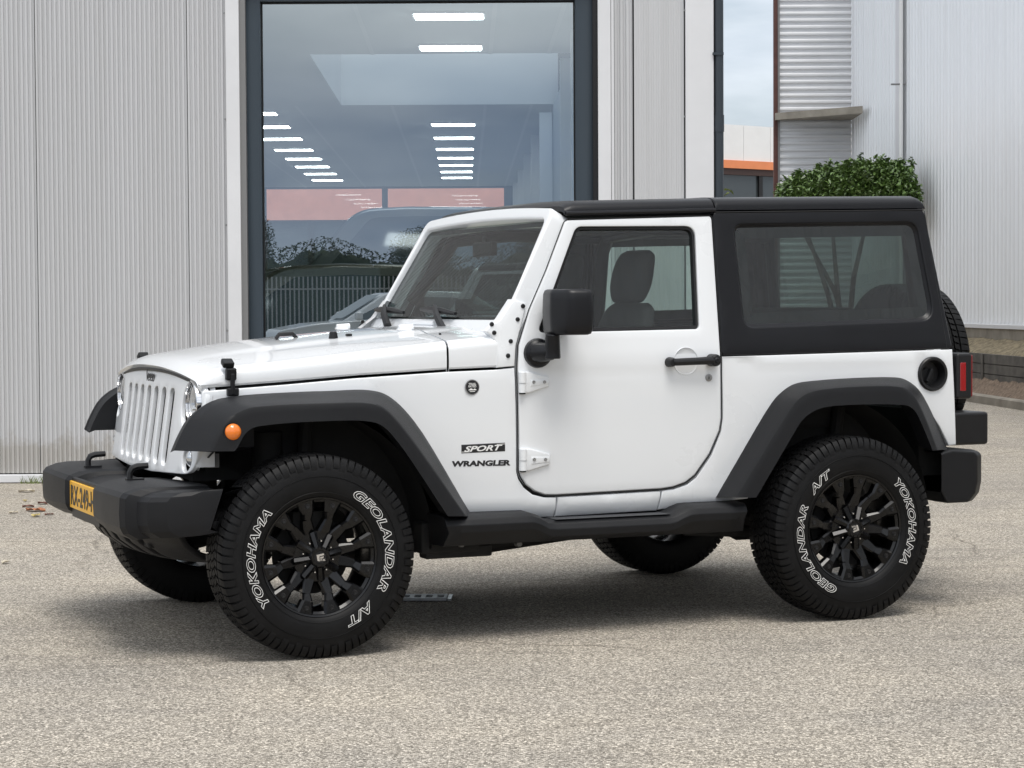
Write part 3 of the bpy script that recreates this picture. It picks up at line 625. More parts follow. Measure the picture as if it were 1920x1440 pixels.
tag(kb.build('kerb', M['concrete']), 'low grey kerb along the foot of the timber wall', 'kerb')

# ------------------------------------------------------------------ vegetation
def leaf_cloud(mb, pts, size, fold=0.25, rng=random):
    for p in pts:
        s = size * rng.uniform(0.55, 1.45)
        q = Matrix.Rotation(rng.uniform(0, 2 * PI), 3, 'Z') @ Matrix.Rotation(rng.uniform(-0.9, 0.9), 3, 'X') @ Matrix.Rotation(rng.uniform(-0.7, 0.7), 3, 'Y')
        vs = [q @ Vector(v) for v in ((0, -s * 0.5, 0), (s * 0.24, -s * 0.05, fold * s * 0.4), (0, s * 0.5, -0.1 * s), (-s * 0.24, -s * 0.05, fold * s * 0.4))]
        mb.add([Vector(p) + v for v in vs], [(0, 1, 2), (0, 2, 3)])
def bush(name, label, loc, blobs, nleaf, size, leafmat, cat='bush', group=None, stems=3):
    t = thing(name, label, cat, loc, 0, group)
    mb = MB(); pts = []
    tot = sum(b[3] * b[4] * b[5] for b in blobs) ** 1.0
    for (x, y, z, rx, ry, rz) in blobs:
        k = int(nleaf * (rx * ry * rz) / tot) + (26 if rx < 0.1 else 0)
        for _ in range(k):
            d = Vector((random.gauss(0, 1), random.gauss(0, 1), random.gauss(0, 1))).normalized() * (random.random() ** 0.22) * random.uniform(0.86, 1.06)
            pts.append((x + d.x * rx, y + d.y * ry, max(0.05, z + d.z * rz)))
    leaf_cloud(mb, pts, size)
    mb.build('foliage', leafmat, t, weld=False, angle=180, fix=False)
    mb = MB()
    zt = max(b[2] for b in blobs)
    for k in range(stems):
        x0, y0 = random.uniform(-0.15, 0.15), random.uniform(-0.15, 0.15); b = random.choice(blobs)
        mb.tube([(x0, y0, 0), (x0 + b[0] * 0.4, y0 + b[1] * 0.4, b[2] * 0.5), (b[0], b[1], b[2])], [0.06, 0.045, 0.02], 7)
    mb.build('stem', M['bark'], t)
    return t
bl = []
for i in range(15):
    f = i / 14; px = 1480 + 212 * f; Yb = 39.4 - 4.2 * f
    top = 336 - 30 * min(1, f * 1.9) ** 0.8 if f < 0.95 else 312
    p = wall_pt(px, top, Yb); rx = 0.32; rz = 0.55
    bl.append((p.x - 5.9, Yb - 37.4, p.z - rz * 0.9, rx, 0.42, rz))
    bl.append((p.x - 5.9, Yb - 37.4 - 0.1, p.z - 0.62, 0.28, 0.46, 0.45))
bl0 = bl[::2]
for _ in range(30):
    i = random.choice(bl0); tx, ty, tz = i[0] + random.uniform(-0.3, 0.3), i[1] + random.uniform(-0.3, 0.3), i[2] + i[5] * random.uniform(0.75, 0.95)
    bl.append((tx, ty, tz + random.uniform(-0.08, 0.03), 0.07, 0.07, random.uniform(0.10, 0.20)))
bush('laurel_bush', 'dense dark green laurel bush against the silver warehouse, above the car roof', (5.9, 37.4, 0), bl, 30000, 0.10, M['leaf'], stems=4)
p = wall_pt(1366, 352, 24)
bush('shrub', 'small pale green shrub beside the dark drainpipe, behind the car roof', (p.x, 24, 0), [(0, 0, p.z - 0.18, 0.10, 0.10, 0.20), (-0.03, 0, p.z - 0.5, 0.14, 0.12, 0.3), (0.0, 0, 1.0, 0.2, 0.2, 0.7)], 420, 0.085, M['leaf3'], cat='shrub')

# ------------------------------------------------------------------ the orange-banded office beyond the gap
def far_building(name, label, org, ang, Wd, zt, zo, zs, zw, facemat, band, ncol):
    t = thing(name, label, 'building', org, ang)
    D = 9.0
    mb = MB(); mb.box((Wd / 2, D / 2, zt / 2 - 0.05), (Wd - 0.3, D, zt - 0.1)); mb.build('core_wall', M['reveal'], t)
    for k in range(int(Wd / 1.15)):
        mb = MB(); mb.box((k * 1.15 + 0.575, -0.05, (zt + zo) / 2), (1.135, 0.12, zt - zo)); mb.build('fascia_panel', facemat, t)
    mb = MB(); mb.box((Wd / 2, -0.08, (zo + zs) / 2), (Wd, 0.18, zo - zs)); mb.build('colour_band', band, t)
    mb = MB(); mb.box((Wd / 2, 0.0, (zs + zw) / 2), (Wd, 0.25, zs - zw)); mb.build('soffit', M['brown_dark'], t)
    mb = MB(); mb.box((Wd / 2, -0.02, zw / 2), (Wd - 0.2, 0.02, zw)); mb.build('window_band', M['darkwin'], t)
    mb = MB()
    for k in range(ncol): mb.box((k * (Wd / ncol) + 0.15, -0.05, zw / 2), (0.16, 0.1, zw))
    mb.build('mullion', M['trim'], t)
    return t
ang = math.atan2(1, 1.27)
o = wall_pt(1350, 233, 66); Zr = o.z
za, zb, zc_, zd = wall_pt(1350, 300, 66).z, wall_pt(1350, 315, 66).z, wall_pt(1350, 327, 66).z, 0
far_building('office_building', 'distant white office with an orange band over dark windows, beyond the gap', (o.x - 1.27 * 6 * 0.62, 66 - 6 * 0.62, 0), ang, 30, Zr, za, zb, zc_, M['white_ext'], M['orange'], 16)
far_building('rear_office', 'salmon-banded office seen through the back window of the showroom', (-19, 62, 0), 0, 23, 6.5, 5.9, 3.8, 3.75, M['white_ext'], M['salmon'], 14)
# ------------------------------------------------------------------ plain parked cars (inside the hall and behind the camera)
M['car_grey'] = mat('dark_grey_car_paint', (0.09, 0.10, 0.105), 0.3, coat=0.8)
M['car_silver'] = mat('silver_car_paint', (0.80, 0.81, 0.82), 0.3, coat=0.8)
M['car_beige'] = mat('bronze_car_paint', (0.20, 0.18, 0.15), 0.3, metal=0.3, coat=0.8)
M['paper'] = mat('cream_paper', (0.80, 0.74, 0.55), 0.8)
def plain_car(name, label, loc, rz, Ln, Wd, H, paint, belt=0.55, group=None, wheel_r=0.34, suv=False, paper=False, noses=(0.20, 0.46, 0.80, 0.97)):
    t = thing(name, label, 'car', loc, rz, group)
    w = Wd / 2; hb = H * belt; wr = wheel_r; xf, xr = Ln * 0.19, Ln * 0.80
    def arch(xc):
        return [(xc - (wr + 0.06) * math.cos(q), wr + (wr + 0.06) * math.sin(q)) for q in [PI * i / 12 for i in range(13)]]
    hood = hb - (0.10 if suv else 0.16)
    low = [(0.02, 0.28)] + arch(xf) + arch(xr) + [(Ln - 0.03, 0.30), (Ln, hb * 0.62), (Ln - 0.06, hb + 0.02), (Ln * noses[2] + 0.3, hb + 0.02), (Ln * 0.30, hb), (Ln * 0.16, hood + 0.05), (0.10, hood - 0.06), (0.0, hood - 0.26)]
    def fn(a, b, d):
        k = 1 - 0.10 * max(0, (abs(a / Ln - 0.5) - 0.36) / 0.14) ** 2
        return (a, (-w + d) * k, b)
    mb = MB(); L_ = rnd(low, [0.05] + [0] * 26 + [0.1, 0.2, 0.1, 0.05, 0.3, 0.3, 0.15, 0.15])
    mb.prism(L_, fn, 0, Wd); mb.build('body', paint, t, bevel=0.05, segs=3)
    gx = [Ln * n for n in noses]
    gh = [(gx[0] + Ln * 0.06, hb - 0.02), (gx[1] - Ln * 0.02, H - 0.03), (gx[1] + 0.5, H), (gx[2] - 0.2, H - 0.02), (gx[3], hb - 0.02)]
    def fg(a, b, d):
        lean = (b - hb) * 0.22; return (a, -(w - 0.09 - max(0, lean)) + d * (2 * (w - 0.09 - max(0, lean))), b)
    G = rnd(gh, [0, 0.5, 1.0, 0.7, 0])
    mb = MB(); mb.prism(G, fg, 0, 1); mb.build('cabin', paint, t, bevel=0.04, segs=3)
    cx, cz = sum(p[0] for p in G) / len(G), sum(p[1] for p in G) / len(G)
    win = rnd([(gx[0] + Ln * 0.10, hb + 0.02), (gx[1] + 0.06, H - 0.13), (gx[1] + 0.6, H - 0.11), (gx[2] - 0.28, H - 0.13), (gx[3] - 0.30, hb + 0.02)], [0.03, 0.2, 0.5, 0.25, 0.05])
    for sgn in (0, 1):
        mb = MB(); mb.prism(win, fg, -0.003 if sgn == 0 else 1.003, 0.02 if sgn == 0 else 0.98); mb.build('side_window', M['darkwin'], t)
    mb = MB(); a0, a1 = gh[0], gh[1]
    def ws(u, v): x = a0[0] + (a1[0] - a0[0]) * v; z = a0[1] + (a1[1] - a0[1]) * v; return (x - 0.035, u * (w - 0.20 - 0.10 * v), z + 0.02)
    mb.add([ws(-1, 0.08), ws(1, 0.08), ws(1, 0.90), ws(-1, 0.90)], [(0, 1, 2, 3)]); wsn = mb.build('windscreen', M['darkwin'], t)
    if paper:
        mb = MB(); q = [ws(0.0, 0.3), ws(0.5, 0.3), ws(0.5, 0.75), ws(0.0, 0.75)]; mb.add([(x - 0.012, y, z) for x, y, z in q], [(0, 1, 2, 3)]); mb.build('paper_sheet', M['paper'], t)
    for sx in (xf, xr):
        for sg in (-1, 1):
            mb = MB(); mb.lathe([(-0.1, wr * 0.64), (-0.11, wr * 0.9), (-0.08, wr), (0.08, wr), (0.11, wr * 0.9), (0.1, wr * 0.64)], (sx, sg * (w - 0.12), wr), 28); wo = mb.build('wheel', M['rubber'], t)
            mb = MB(); mb.lathe([(sg * 0.09, 0.0), (sg * 0.10, wr * 0.2), (sg * 0.085, wr * 0.64), (sg * -0.05, wr * 0.64)], (sx, sg * (w - 0.12), wr), 20); mb.build('rim', M['steel'], wo)
    for sg in (-1, 1):
        mb = MB(); mb.box((0.17, sg * (w - 0.28), hood - 0.17), (0.16, 0.36, 0.13)); mb.build('headlight', M['lens'], t, bevel=0.03)
        mb = MB(); mb.box((gx[0] + Ln * 0.12, sg * (w + 0.08), hb + 0.08), (0.13, 0.20, 0.15)); mb.build('mirror', paint, t, bevel=0.04)
    mb = MB(); mb.box((0.03, 0, hood - 0.32), (0.05, Wd * 0.5, 0.22)); mb.build('grille', M['trim'], t, bevel=0.02)
    return t
p = wall_pt(600, 560, 20.1)
plain_car('suv', 'bronze sport utility car with a paper in its windscreen, just inside the showroom glass', (p.x - 2.6, 20.6, 0.01), rad(14), 4.7, 1.9, 1.76, M['car_beige'], belt=0.60, suv=True, paper=True)
p = wall_pt(690, 392, 25)
plain_car('van', 'tall dark grey van inside the showroom, behind the bronze car', (p.x - 1.9, 25.0, 0.01), rad(6), 5.4, 2.0, p.z, M['car_grey'], belt=0.56, suv=True, noses=(0.10, 0.34, 0.90, 0.99))
plain_car('parked_car', 'pale silver car parked behind the photographer, mirrored low in the showroom glass', (-4.35, -4.6, 0), rad(-14), 4.6, 1.85, 1.62, M['car_silver'], belt=0.68, suv=True, wheel_r=0.36)
# fence, hedge and trees across the road: seen mirrored in the showroom window
fe = thing('palisade_fence', 'grey palisade fence before the dark hedge, mirrored in the showroom glass', 'fence', (0, -36, 0))
mb = MB()
x = -26.0
while x < 14: mb.box((x, 0, 1.15), (0.05, 0.02, 2.3)); x += 0.145
mb.build('pickets', M['steel'], fe)
mb = MB(); mb.box((-6, 0.03, 0.4), (40, 0.04, 0.05)); mb.box((-6, 0.03, 1.9), (40, 0.04, 0.05)); mb.build('rail', M['steel'], fe)
hb = MB(); pts = []
for i in range(34000):
    x = random.uniform(-30, 16); top = 3.0 + 0.22 * math.sin(x * 0.7) + 0.16 * math.sin(x * 1.9 + 1)
    pts.append((x, random.uniform(-41.5, -40), random.uniform(0.1, top) if random.random() < 0.7 else top + random.uniform(-0.3, 0.35)))
leaf_cloud(hb, pts, 0.13)
rows = [[(x * 0.25, yy, max(0.0, k * (2.92 + random.uniform(-0.12, 0.12) + 0.22 * math.sin(x * 0.175) + 0.16 * math.sin(x * 0.475 + 1)))) for x in range(-120, 66)] for yy, k in ((-40.25, 0), (-40.3, 0.9), (-40.7, 1.0), (-41.2, 0.95), (-41.3, 0))]
hb.grid(rows)
o_ = hb.build('hedge', M['leaf2'], weld=False, angle=180, fix=False); tag(o_, 'long dark overgrown hedge behind the palisade fence, mirrored in the showroom glass', 'hedge')
for (x, h, r, lab) in ((-15.5, 4.3, 1.0, 'dark tree above the hedge at the left edge of the mirrored view'), (-9.5, 4.9, 1.1, 'sparse tree rising highest above the hedge in the mirrored view'), (-3.2, 4.2, 1.2, 'broad dark tree above the hedge right of the sparse one, mirrored in the glass'), (1.5, 4.8, 1.4, 'large dark tree above the hedge at the right of the mirrored view')):
    t = thing('tree', lab, 'tree', (x, -43.5, 0), 0, 'trees mirrored in the showroom window')
    mb = MB(); mb.tube([(0, 0, 0), (0.05, 0, h * 0.45), (0, 0.1, h * 0.8)], [0.14, 0.1, 0.04], 8)
    for k in range(6): mb.tube([(0, 0, h * (0.4 + 0.07 * k)), (math.cos(k * 1.1) * r * 0.7, math.sin(k * 1.1) * r * 0.7, h * (0.62 + 0.05 * k))], [0.05, 0.015], 5)
    mb.build('trunk', M['bark'], t)
    mb = MB(); pts = []
    for _ in range(9000):
        d = Vector((random.gauss(0, 1), random.gauss(0, 1), random.gauss(0, 1))).normalized() * random.random() ** 0.4 * random.uniform(0.8, 1.1)
        pts.append((d.x * r, d.y * r, h * 0.72 + d.z * h * 0.27))
    leaf_cloud(mb, pts, 0.095); mb.build('crown', M['leaf2'], t, weld=False, angle=180, fix=False)

# drain grate and fallen leaves
gp = ground_pt(752, 1124)
dg = thing('drain_grate', 'short galvanised slotted drain grate in the asphalt behind the front wheel', 'drain grate', (gp.x, gp.y, 0.004), rad(-1))
mb = MB(); L0 = 0.235
holes = [rnd(rect(-L0 + 0.03 + k * 0.0535, -0.042, -L0 + 0.03 + k * 0.0535 + 0.031, 0.042), 0.006, 3) for k in range(8)]
panel(mb, rect(-L0, -0.075, L0 - 0.02, 0.075), holes, lambda a, b, d: (a, b, 0.012 - d), r=0.002, thick=0.012, step=0)
mb.build('grate_plate', mat('galvanised_steel', (0.36, 0.37, 0.38), 0.5, metal=0.4, vary=0.2, vscale=20), dg)
mb = MB(); mb.box((L0 - 0.006, 0, 0.004), (0.018, 0.15, 0.010)); mb.build('channel_rim', M['steel'], dg)
mb = MB(); mb.box((0, 0, -0.0015), (2 * L0 - 0.03, 0.146, 0.002)); mb.build('channel', M['under'], dg)
M['leaf_o'] = mat('orange_dry_leaf', (0.42, 0.17, 0.085), 0.8, vary=0.35, vscale=30)
M['leaf_y'] = mat('yellow_dry_leaf', (0.50, 0.40, 0.16), 0.8, vary=0.3, vscale=30)
M['leaf_b'] = mat('brown_dry_leaf', (0.16, 0.07, 0.05), 0.85, vary=0.4, vscale=30)
M['leaf_w'] = mat('pale_dry_leaf', (0.60, 0.54, 0.42), 0.8, vary=0.2, vscale=30)
leaves = [(67, 959, 0.15, 'leaf_o', 'large orange dry leaf on the asphalt left of the bumper'), (53, 952, 0.08, 'leaf_b', 'small dark brown leaf touching the large orange one'),
          (80, 946, 0.09, 'leaf_b', 'brown curled leaf near the end of the bumper, above the orange leaf'), (67, 969, 0.09, 'leaf_y', 'yellow dry leaf in front of the large orange leaf'),
          (25, 963, 0.07, 'leaf_w', 'pale leaf lying left of the large orange leaf'), (47, 941, 0.05, 'leaf_y', 'tiny yellow leaf nearest the wall, left of the bumper'),
          (50, 923, 0.12, 'leaf_w', 'pale dry stalk of leaf close to the wall base'), (92, 967, 0.06, 'leaf_b', 'brown leaf just under the bumper end'), (10, 1057, 0.06, 'leaf_w', 'lone pale leaf on open asphalt at the left edge'), (160, 978, 0.05, 'leaf_y', 'small yellow leaf right of the others, beneath the number plate')]
for px, py, s, mm, lab in leaves:
    gp = ground_pt(px, py); mb = MB(); n = 9; rows = []
    for i in range(n):
        f = i / (n - 1) - 0.5; wv = 0.30 * s * (1 - (2 * f) ** 2) ** 0.8 + 0.002
        rows.append([(f * s, -wv, 0.012 + s * 0.10 * random.random()), (f * s, 0, 0.006 + 0.03 * s * math.cos(f * 5)), (f * s, wv, 0.012 + s * 0.12 * random.random())])
    mb.grid(rows); o_ = mb.build('fallen_leaf', M[mm], angle=60, solid=0.001); o_.location = gp; o_.rotation_euler = (0, 0, random.uniform(0, 6))
    tag(o_, lab, 'leaf', 'fallen leaves left of the bumper')

# a tuft of weeds at the wall's foot
gp = ground_pt(76, 903); mb = MB()
for _ in range(46):
    a, ln = random.uniform(0, 2 * PI), random.uniform(0.03, 0.09); x, y = random.uniform(-0.12, 0.10), random.uniform(-0.03, 0.02)
    mb.add([(x - 0.003, y, 0), (x + 0.003, y, 0), (x + math.cos(a) * ln * 0.7, y + math.sin(a) * ln * 0.5, ln)], [(0, 1, 2)])
o_ = mb.build('weed_tuft', M['leaf3'], weld=False, angle=180, fix=False); o_.location = (gp.x, YF - 0.07, 0); tag(o_, 'small tuft of weeds at the foot of the ribbed wall, above the bumper end', 'weed')
# ================================================================== THE WHITE CAR (car frame: x rearwards from the front axle, y to the far side, z up)
car = thing('off_road_car', 'white two-door off-road car with black hardtop, flares and wheels, in front of the showroom', 'car', (CAR_X, CAR_Y, 0), YAW)
def ay(px, py, y): p = at_y(px, py, y); return (p.x, p.z)
# ---- body shell: nose sides, sills, rear quarters, tail
mb = MB()
nose = SL([(379, 734), (540, 721), (660, 710), (838, 697.5), (928, 693.5), (965, 689.5), (967.5, 760), (968.5, 884), (972, 898), (982, 914), (999, 927.5), (1021, 932.5), (1043, 932.5), (1042.5, 950), (1037.5, 969.5), (868, 971), (862, 955), (735, 800), (700, 778), (520, 778), (450, 795), (405, 800), (380, 790)])
sill = SL([(1045.5, 932), (1239, 920.5), (1237.5, 935), (1231.5, 957.5), (1040.5, 969)])
quarter = SL([(1354, 669), (1786, 655.2), (1793, 834), (1779, 836), (1762, 800), (1730, 752), (1690, 733), (1545, 738), (1500, 765), (1428, 890), (1402, 935), (1340, 942), (1234, 956), (1240, 935), (1241.5, 920), (1263, 917), (1289, 908.5), (1306, 895), (1334.5, 853), (1352.5, 808), (1355.5, 783)])
for sgn in (1, -1):
    fx, fz = S(1748, 701)
    for poly, hl_ in ((nose, []), (sill, []), (quarter, [[(fx + 0.066 * math.cos(2 * PI * i / 32), fz + 0.066 * math.sin(2 * PI * i / 32)) for i in range(32)]])):
        m1 = MB(); panel(m1, poly, hl_ if sgn > 0 else [], side, r=0.005, thick=0.03, step=0.045)
        if sgn < 0: m1.flip()
        mb.add(m1.v, m1.f)
# tail panel between the quarters
xq0, xq1 = S(1787, 655)[0], S(1793, 834)[0]
zq0, zq1 = S(1787, 655)[1], S(1793, 834)[1]
mb.grid([[(xq0 - 0.004, y, zq0 - 0.006), (xq1 - 0.004, y, zq1)] for y in (-0.822, -0.4, 0.4, 0.822)])
body = mb.build('body', M['paint'], car, angle=32)
# dark lining, floor and structure below
mb = MB()
for sgn in (-1, 1):
    m1 = MB(); m1.grid([[(x, -(half_width(x, z) - 0.032), z) for z in (0.54, 0.7, 0.9, 1.10)] for x in (0.66, 0.9, 1.2, 1.5, 1.74)])
    m1.grid([[(x, -(half_width(x, z) - 0.034), z) for z in (0.98, 1.04, 1.08)] for x in (-0.30, 0.1, 0.6, 1.0)])
    if sgn > 0: m1.flip()
    mb.add(m1.v, m1.f)
mb.box((1.20, 0, 0.545), (1.15, 1.52, 0.05)); mb.box((2.45, 0, 0.62), (1.26, 1.0, 0.05)); mb.box((2.98, 0, 0.74), (0.14, 1.5, 0.3))
mb.box((0.62, 0, 0.85), (0.05, 1.40, 0.56)); mb.box((1.80, 0, 0.72), (0.05, 1.45, 0.36))
mb.box((0.12, 0, 0.86), (0.86, 0.9, 0.36)); mb.box((-0.24, 0, 0.78), (0.26, 1.0, 0.22)); mb.box((0.25, 0, 1.045), (0.75, 1.30, 0.03))
mb.box((-0.30, 0, 1.03), (0.12, 1.24, 0.09)); mb.box((-0.33, 0, 0.9), (0.03, 1.22, 0.36))
mb.build('inner_tub', M['under'], car)
# wheel wells
def wheel_well(xc, r, ytop, yin, sg, q0, q1):
    m1 = MB(); n = 24
    m1.grid([[(xc + r * math.cos(q0 + (q1 - q0) * i / n), y, 0.42 + r * math.sin(q0 + (q1 - q0) * i / n)) for i in range(n + 1)] for y in (-ytop, -yin)])
    pts = [(xc + r * math.cos(q0 + (q1 - q0) * i / n), 0.42 + r * math.sin(q0 + (q1 - q0) * i / n)) for i in range(n + 1)]
    m1.add([(a, -yin, b) for a, b in pts], [tuple(range(n + 1))])
    if sg > 0: m1.flip()
    m1.build('wheel_well', M['under'], car)
RX_W = 2.4205
for sg in (-1, 1):
    wheel_well(0.03, 0.535, 0.74, 0.50, sg, rad(-5), rad(138)); wheel_well(RX_W - 0.03, 0.54, 0.80, 0.50, sg, rad(12), rad(176))
# ---- chassis
mb = MB()
for sy in (-0.44, 0.44): mb.box((1.25, sy, 0.47), (3.6, 0.09, 0.13))
for x in (0.55, 1.2, 1.9): mb.box((x, 0, 0.47), (0.08, 0.8, 0.1))
mb.box((1.0, 0.0, 0.40), (0.75, 0.42, 0.14)); mb.box((1.42, 0.1, 0.40), (0.5, 0.5, 0.12))
mb.tube([(0.62, -0.15, 0.40), (1.0, -0.30, 0.335), (1.4, -0.28, 0.37), (1.8, -0.2, 0.42)], 0.045, 10)
mb.lathe([(-0.35, 0.0), (-0.35, 0.11), (0.35, 0.11), (0.35, 0.0)], (2.85, 0.1, 0.5), 18)
mb.box((0.66, -0.66, 0.415), (0.26, 0.10, 0.13)); mb.box((0.70, -0.66, 0.352), (0.30, 0.08, 0.05)); mb.box((0.60, 0.66, 0.40), (0.2, 0.10, 0.13))
mb.build('chassis', M['under'], car, bevel=0.01)
for xa in (0.0, RX_W):
    mb = MB(); mb.tube([(xa, -0.72, 0.397), (xa, 0.72, 0.397)], 0.045, 14)
    c = Vector((xa, 0.16 if xa < 1 else 0.0, 0.39)); mb.lathe([(-0.13, 0.02), (-0.11, 0.10), (-0.03, 0.14), (0.05, 0.14), (0.11, 0.08), (0.13, 0.02)], c, 20, axis='x')
    mb.build('axle', M['under'], car)
for xa, xb in ((0.05, 0.72), (RX_W - 0.03, 1.80)):
    for sy in (-0.60, 0.60):
        mb = MB(); mb.tube([(xa, sy * 0.95, 0.34), (xb, sy, 0.385)], 0.028, 10); mb.build('control_arm', M['under'], car)
for xa, sy in ((0.70, -0.72), (1.83, -0.66), (1.01, -0.6)):
    mb = MB(); mb.lathe([(-0.012, 0), (-0.012, 0.012), (0.02, 0.014), (0.02, 0)], (xa, sy, 0.385 if xa != 1.01 else 0.36), 6); mb.build('bolt', M['reveal'], car)
for sg in (-1, 1):
    mb = MB(); mb.tube([(0.06, sg * 0.56, 0.42), (0.10, sg * 0.54, 1.0)], 0.03, 10); mb.tube([(-0.06, sg * 0.50, 0.46), (-0.06, sg * 0.50, 0.86)], 0.065, 12); mb.build('shock_absorber', M['under'], car)
    mb = MB(); mb.tube([(RX_W + 0.12, sg * 0.56, 0.42), (RX_W + 0.2, sg * 0.54, 0.9)], 0.03, 10); mb.build('shock_absorber', M['under'], car)
mb = MB(); mb.tube([(-0.22, -0.66, 0.46), (-0.20, 0.62, 0.44)], 0.016, 8); mb.tube([(-0.30, -0.62, 0.62), (-0.12, -0.64, 0.66), (-0.02, -0.60, 0.52)], 0.02, 8); mb.build('steering_rod', M['under'], car)
mb = MB(); mb.grid([[(-0.37, -0.60, z), (-0.35, -0.66, z), (-0.31, -0.68, z)] for z in (0.735, 0.79)]); mb.build('frame_horn', M['reveal'], car)

# ---- hood, cowl
HL = [S(376, 730), S(540, 717), S(660, 706), S(838, 694), S(928, 690)]
def hood_line(x):
    if x <= HL[0][0]: return HL[0][1] + (x - HL[0][0]) * 0.065
    for a, b in zip(HL, HL[1:]):
        if x <= b[0]: return a[1] + (b[1] - a[1]) * (x - a[0]) / (b[0] - a[0])
    return HL[-1][1] + (x - HL[-1][0]) * 0.04
ZCN = [(-0.46, 1.149), (-0.40, 1.156), (-0.30, 1.174), (-0.15, 1.196), (0.05, 1.221), (0.25, 1.241), (0.45, 1.258), (0.70, 1.273), (0.95, 1.285)]
def lerp_t(tab, x):
    if x <= tab[0][0]: return tab[0][1]
    for a, b in zip(tab, tab[1:]):
        if x <= b[0]: return a[1] + (b[1] - a[1]) * (x - a[0]) / (b[0] - a[0])
    return tab[-1][1]
SH = [(-0.40, 0.060), (-0.27, 0.078), (0.10, 0.088), (0.60, 0.115), (0.9, 0.135)]     # height of the hood's shoulder over the hood line
def hood_front(s): return -0.426 + 0.030 * abs(s) ** 2.2
def hood_section(x, n=22, nose=0.0):
    w = half_width(x, 1.1) - 0.002; zl = hood_line(x) + 0.003; sh = zl + lerp_t(SH, x); zc = max(lerp_t(ZCN, x), sh + 0.01); r = 0.055
    half = [(w - 0.012, zl), (w, zl + 0.008), (w + 0.001, zl + (sh - zl - r * 0.75) * 0.6), (w - 0.001, sh - r * 0.8)]
    for k in range(1, 6):
        q = k / 6 * PI / 2; half.append((w - r * (1 - math.cos(q)), sh - r * 0.8 + r * 0.8 * math.sin(q)))
    for k in range(n + 1):
        u = 1 - k / n; y = (w - r) * u
        z = sh + (zc - sh) * (1 - u ** 2.3)
        if u < 0.62: z += 0.007 * clamp((0.62 - u) / 0.06, 0, 1) * clamp((x + 0.36) / 0.25, 0, 1)      # raised centre of the hood
        half.append((y, z))
    return half
def hood_row(x0, drop=0.0, front=True, shift=None):
    sec = hood_section(x0); w = sec[1][0]; row = []
    for (y, z) in sec:
        xx = x0
        if shift: xx = x0 + shift(min(1, y / w))
        row.append((xx, -y, z - drop * (1 if z > hood_line(x0) + 0.02 else 0)))
    return row + [(a, -b, c) for a, b, c in reversed(row[:-1])]
x_h0, x_h1 = HL[0][0] - 0.005, HL[3][0]
def bow(f): return lambda s: (hood_front(s) - x_h0) * f
mb = MB(); rows = []
st = [0, 0.006, 0.018, 0.035, 0.06, 0.10, 0.15, 0.22, 0.30, 0.40, 0.52, 0.64, 0.76, 0.88, 1.0]
for t in st:
    x = x_h0 + (x_h1 - x_h0) * t
    rows.append(hood_row(x, drop=0.030 * (1 - t / 0.06) ** 2 if t < 0.06 else 0, shift=(lambda s, t=t, x=x: (hood_front(s) - x_h0) * (1 - t) ** 6 + 0.045 * t * (1 - s * s))))
rows[0:0] = [[(a + 0.012, b, c - 0.012) for a, b, c in rows[0]]]
rows.append([(a, b, c - 0.015) for a, b, c in rows[-1]])
mb.grid(rows); hood = mb.build('hood', M['paint'], car, angle=50)
mb = MB(); mb.tube([(a + 0.004, b, c - 0.006) for a, b, c in rows[0] if c > hood_line(a) + 0.015], 0.0075, 8); mb.build('hood_gap_line', M['trim'], hood)  # black tube under the front lip: shade of the hood gap, given by colour
x_c0 = x_h1 + 0.009; x_c1 = S(936, 690)[0]
mb = MB(); rows = []
for t in (0, 0.04, 0.2, 0.4, 0.6, 0.8, 1.0):
    x = x_c0 + (x_c1 - 0.003 - x_c0) * t
    rows.append(hood_row(x, shift=(lambda s, t=t: 0.045 * (1 - s * s) - 0.0 * t)))
rows[0:0] = [[(a, b, c - 0.015) for a, b, c in rows[0]]]
mb.grid(rows); mb.build('cowl', M['paint'], car, angle=50)

# ---- grille
def grille_x(y, z): return -0.4205 - (1.0366 - z) * 0.142 + 0.028 * (abs(y) / 0.70) ** 2.3 + 0.024 * max(0, (abs(y) - 0.60) / 0.11) ** 2 + (0.0 if z < 1.07 else 0.35 * (z - 1.07) ** 1.2)
def gmap(a, b, d): return (grille_x(a, b) + d, a, b)
gz = lambda y: 1.112 - 0.022 * abs(y / 0.6) ** 2.2
outl = [(-0.70, 0.712), (-0.20, 0.693), (0.20, 0.693), (0.70, 0.712), (0.716, 0.86), (0.712, 1.03), (0.635, 1.106), (0.28, 1.118), (-0.28, 1.118), (-0.635, 1.106), (-0.712, 1.03), (-0.716, 0.86)]
outl = rnd(outl, [0.075, 0.3, 0.3, 0.075, 0.3, 0.08, 0.10, 0.4, 0.4, 0.10, 0.08, 0.3], 5)
def circ(y, z, r, n=28, rz=None): return [(y + r * math.cos(2 * PI * i / n), z + (rz or r) * math.sin(2 * PI * i / n)) for i in range(n)]
HLY, HLZ, TSY, TSZ = 0.602, 0.988, 0.640, 0.772
holes = []
for k in range(-3, 4):
    y = k * 0.1215; holes.append(rnd(rect(y - 0.036, 0.727, y + 0.036, 1.040), 0.035, 6))
for sg in (-1, 1):
    holes.append(circ(sg * HLY, HLZ - 0.010, 0.090, rz=0.098)); holes.append(circ(sg * TSY, TSZ - 0.006, 0.038, 20, rz=0.048))
mb = MB(); panel(mb, outl, holes, gmap, r=0.004, thick=0.0175, step=0.05, m=3)
